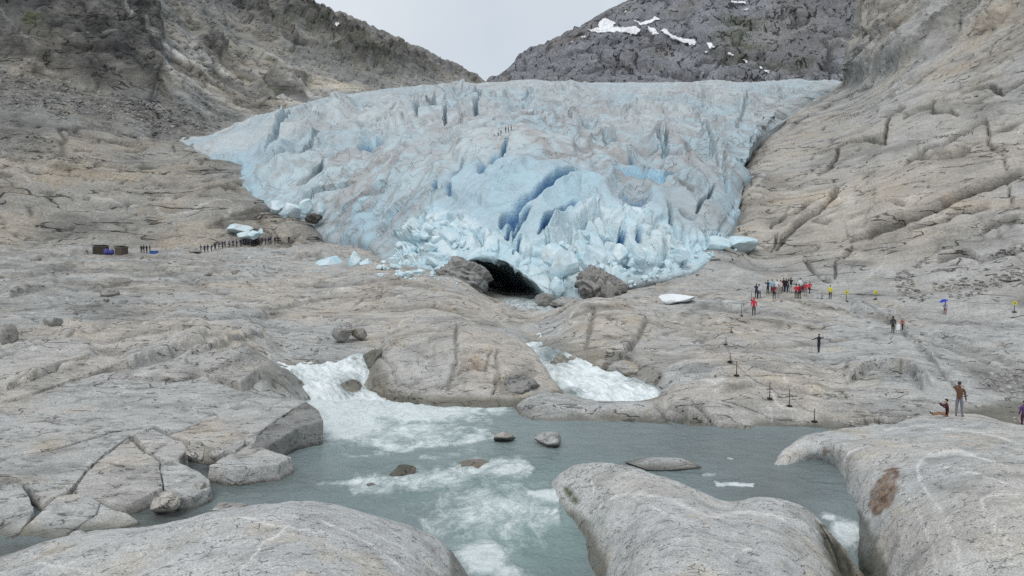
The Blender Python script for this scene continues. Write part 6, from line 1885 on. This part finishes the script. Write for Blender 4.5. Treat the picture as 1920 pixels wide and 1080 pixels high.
M['iron'] = plain('dark_iron', (.10, .09, .08), .6, .3, 20)
M['rubber'] = plain('black_rubber', (.018, .018, .018), .8, .2, 20)
M['yellow'] = plain('yellow_sign_paint', (.55, .52, .07), .5, .08, 10)
M['wood'] = plain('weathered_dark_wood', (.055, .043, .035), .85, .35, 6)
M['wood2'] = plain('weathered_brown_wood', (.10, .08, .064), .85, .35, 6)
M['blue'] = plain('blue_plastic', (.03, .10, .35), .5, .15, 6)
M['purple'] = plain('blue_violet_fabric', (.08, .08, .30), .8, .25, 8)
M['umbrella'] = plain('blue_umbrella_cloth', (.02, .05, .42), .6, .15, 8)
M['ropem'] = plain('grey_rope', (.16, .15, .14), .9, .2, 20)
plab = ['rope post with a crossbar above the pool, on a black foot', 'rope post just left of the crossbar post', 'rope post in the middle of the slope, with a black foot', 'short rope post left above the mid slope post', 'small rope post left of the balancing figure', 'tiny rope post highest in the left row', 'low rope post nearest the pool behind the gravel', 'rope post left of the single person in red', 'rope post at the left end of the crowd', 'thin rope post left of the person in yellow', 'rope post below the slope debris']
PG = 'rope posts on the right bank'
for i, (x, y, hpx) in enumerate(POSTS):
    p = GEAR['p', i]
    H = hpx * p.y / FPX
    e = empty('rope_post', p, .3 * i, plab[i], 'post', PG)
    part('foot', bm_cone(.18, .15, .09, 14, -.03), M['rubber'], e, smooth=False)
    part('pole', bm_cone(.028, .024, H, 8), M['iron'], e, smooth=True)
    if i in (0, 1):
        part('crossbar', bm_box(.42, .05, .05, (0, 0, H * .58)), M['iron'], e)
slab_ = ['yellow flower-shaped sign on a post next to the person in yellow', 'yellow sign on a short post between the two other yellow signs', 'yellow sign on a post at the far right under the slope']
for i, (x, y, hpx) in enumerate(SIGNS):
    p = GEAR['s', i]
    H = hpx * p.y / FPX
    e = empty('warning_sign', p, 0, slab_[i], 'sign', 'yellow signs on posts')
    part('foot', bm_cone(.26, .2, .10, 14, -.03), M['rubber'], e)
    part('pole', bm_cone(.04, .035, H * .8, 8), M['iron'], e, smooth=True)
    bm = bmesh.new()
    n = 24
    vs_ = []
    for k in range(n):
        r_ = .25 * (1 + .16 * math.cos(6 * 2 * math.pi * k / n))
        vs_.append(bm.verts.new((r_ * math.cos(2 * math.pi * k / n), -.03, H * .86 + r_ * math.sin(2 * math.pi * k / n))))
    f = bm.faces.new(vs_)
    r = bmesh.ops.extrude_face_region(bm, geom=[f])
    for v in [g for g in r['geom'] if isinstance(g, bmesh.types.BMVert)]: v.co.y += .03
    bmesh.ops.recalc_face_normals(bm, faces=bm.faces[:])
    sg = part('plate', bm, M['yellow'], e)
    part('symbol', bm_box(.11, .012, .11, (0, -.042, H * .86), .004), M['rubber'], sg)

def rope(a, b, label, sag=.25):
    n = 14
    bm = bmesh.new()
    rings = []
    d = (b - a).normalized(); u = d.cross(Vector((0, 0, 1))).normalized(); w = u.cross(d)
    for k in range(n + 1):
        t = k / n
        c = (b - a) * t - Vector((0, 0, sag * 4 * t * (1 - t)))
        rings.append([bm.verts.new(c + (u * math.cos(q * 1.5708) + w * math.sin(q * 1.5708)) * .018) for q in range(4)])
    for k in range(n):
        for q in range(4):
            bm.faces.new([rings[k][q], rings[k][(q + 1) % 4], rings[k + 1][(q + 1) % 4], rings[k + 1][q]])
    me = bpy.data.meshes.new('rope'); bm.to_mesh(me); bm.free(); me.materials.append(M['ropem'])
    o = link(bpy.data.objects.new('rope', me)); o.location = a
    props(o, label, 'rope', 'barrier ropes on the right bank')
def top(k, f=.75):
    lst = POSTS if k[0] == 'p' else SIGNS
    h = lst[k[1]][2] * GEAR[k].y / FPX
    return GEAR[k] + Vector((0, 0, h * f))
for a, b, lab in [(('p', 0), ('p', 1), 'thin rope between the crossbar post and its left neighbour'), (('p', 1), ('p', 2), 'thin rope climbing from the crossbar pair to the mid slope post'), (('p', 6), ('p', 0), 'thin rope from the low post by the gravel to the crossbar post'), (('p', 2), ('p', 3), 'short rope left of the mid slope post'),
                  (('p', 3), ('p', 4), 'rope in the upper left row of posts'), (('p', 9), ('s', 0), 'rope past the person in yellow'), (('s', 0), ('s', 1), 'rope between the two left yellow signs'), (('s', 1), ('p', 10), 'rope from the middle yellow sign to the post under the debris'), (('p', 10), ('s', 2), 'rope from the post under the debris to the far right sign'), (('p', 7), ('p', 8), 'rope from the crowd down to the person in red')]:
    rope(top(a), top(b), lab)

def hut(key, w, h, d, mat, label, rz):
    p = GEAR[key]
    e = empty('wooden_hut', p, rz, label, 'hut', 'small dark wooden huts')
    nb = 8
    wl = part('wall', bm_box(w, d, h, (0, d / 2, h / 2 - .05)), mat, e)
    for k in range(nb):
        part('plank', bm_box(w / nb - .03, .05, h - .15, (-w / 2 + (k + .5) * w / nb, -.026, h / 2 - .02), .008), mat, wl)
    bm = bm_box(w + .3, d + .4, .12, (0, d / 2, h + .04))
    for v in bm.verts:
        if v.co.y < d / 2: v.co.z += .18
    part('roof', bm, M['wood'], e)
hut('hutA', 24 * GEAR['hutA'].y / FPX, 1.75, 1.5, M['wood'], 'left dark open-fronted wooden hut on the rock', .05)
hut('hutB', 17 * GEAR['hutB'].y / FPX, 1.65, 1.6, M['wood2'], 'right brown box-like wooden hut on the rock', -.35)
def bag(key, sx, sy, sz, mat, label, name='duffel_bag', cat='bag', group='blue violet bags between the huts'):
    bm = bm_box(sx, sy, sz, (0, 0, sz / 2 - .03), min(sx, sy, sz) * .28)
    me = bpy.data.meshes.new(name); bm.to_mesh(me); bm.free(); me.materials.append(mat)
    for p in me.polygons: p.use_smooth = True
    o = link(bpy.data.objects.new(name, me)); o.location = GEAR[key]
    props(o, label, cat, group)
bag('bag2', 1.0, .7, 1.25, M['purple'], 'tall blue violet bag leaning on the left hut')
bag('bag', .9, .7, .95, M['purple'], 'middle blue violet bag between the huts')
bag('bag3', .8, .7, 1.15, M['purple'], 'blue violet bag against the right hut')
e = empty('storage_box', GEAR['box'], .1, 'low bright blue box beside the standing people on the left', 'box')
wbx = 13 * GEAR['box'].y / FPX
part('body', bm_box(wbx, .9, .55, (0, 0, .25), .04), M['blue'], e)
part('lid', bm_box(wbx + .08, .98, .08, (0, 0, .57), .02), M['blue'], e)
# white carrier bag
bm = bm_box(.34, .22, .62, (0, 0, .36), .09)
me = bpy.data.meshes.new('carrier_bag'); bm.to_mesh(me); bm.free(); me.materials.append(M['snow'])
o = link(bpy.data.objects.new('carrier_bag', me)); o.location = GEAR['sack']
props(o, 'white carrier bag beside the long dark coat', 'bag')
# umbrella
pu = GEAR['umb']
e = empty('umbrella', pu + Vector((-.12, -.18, .95)), 0, 'open blue umbrella held above the person in grey', 'umbrella')
e.scale = (.72, .72, .85)
part('shaft', bm_cone(.012, .012, .8, 6), M['iron'], e)
bm = bmesh.new()
n = 8
apex = bm.verts.new((0, 0, .92))
r1 = [bm.verts.new((.33 * math.cos(k * 6.2832 / n), .33 * math.sin(k * 6.2832 / n), .84)) for k in range(n)]
r2 = [bm.verts.new((.60 * math.cos(k * 6.2832 / n), .60 * math.sin(k * 6.2832 / n), .60)) for k in range(n)]
for k in range(n):
    j = (k + 1) % n
    bm.faces.new([apex, r1[k], r1[j]]); bm.faces.new([r1[k], r2[k], r2[j], r1[j]])
g = part('canopy', bm, M['umbrella'], e)
g.rotation_euler = (0, -.25, 0)
log('gear')
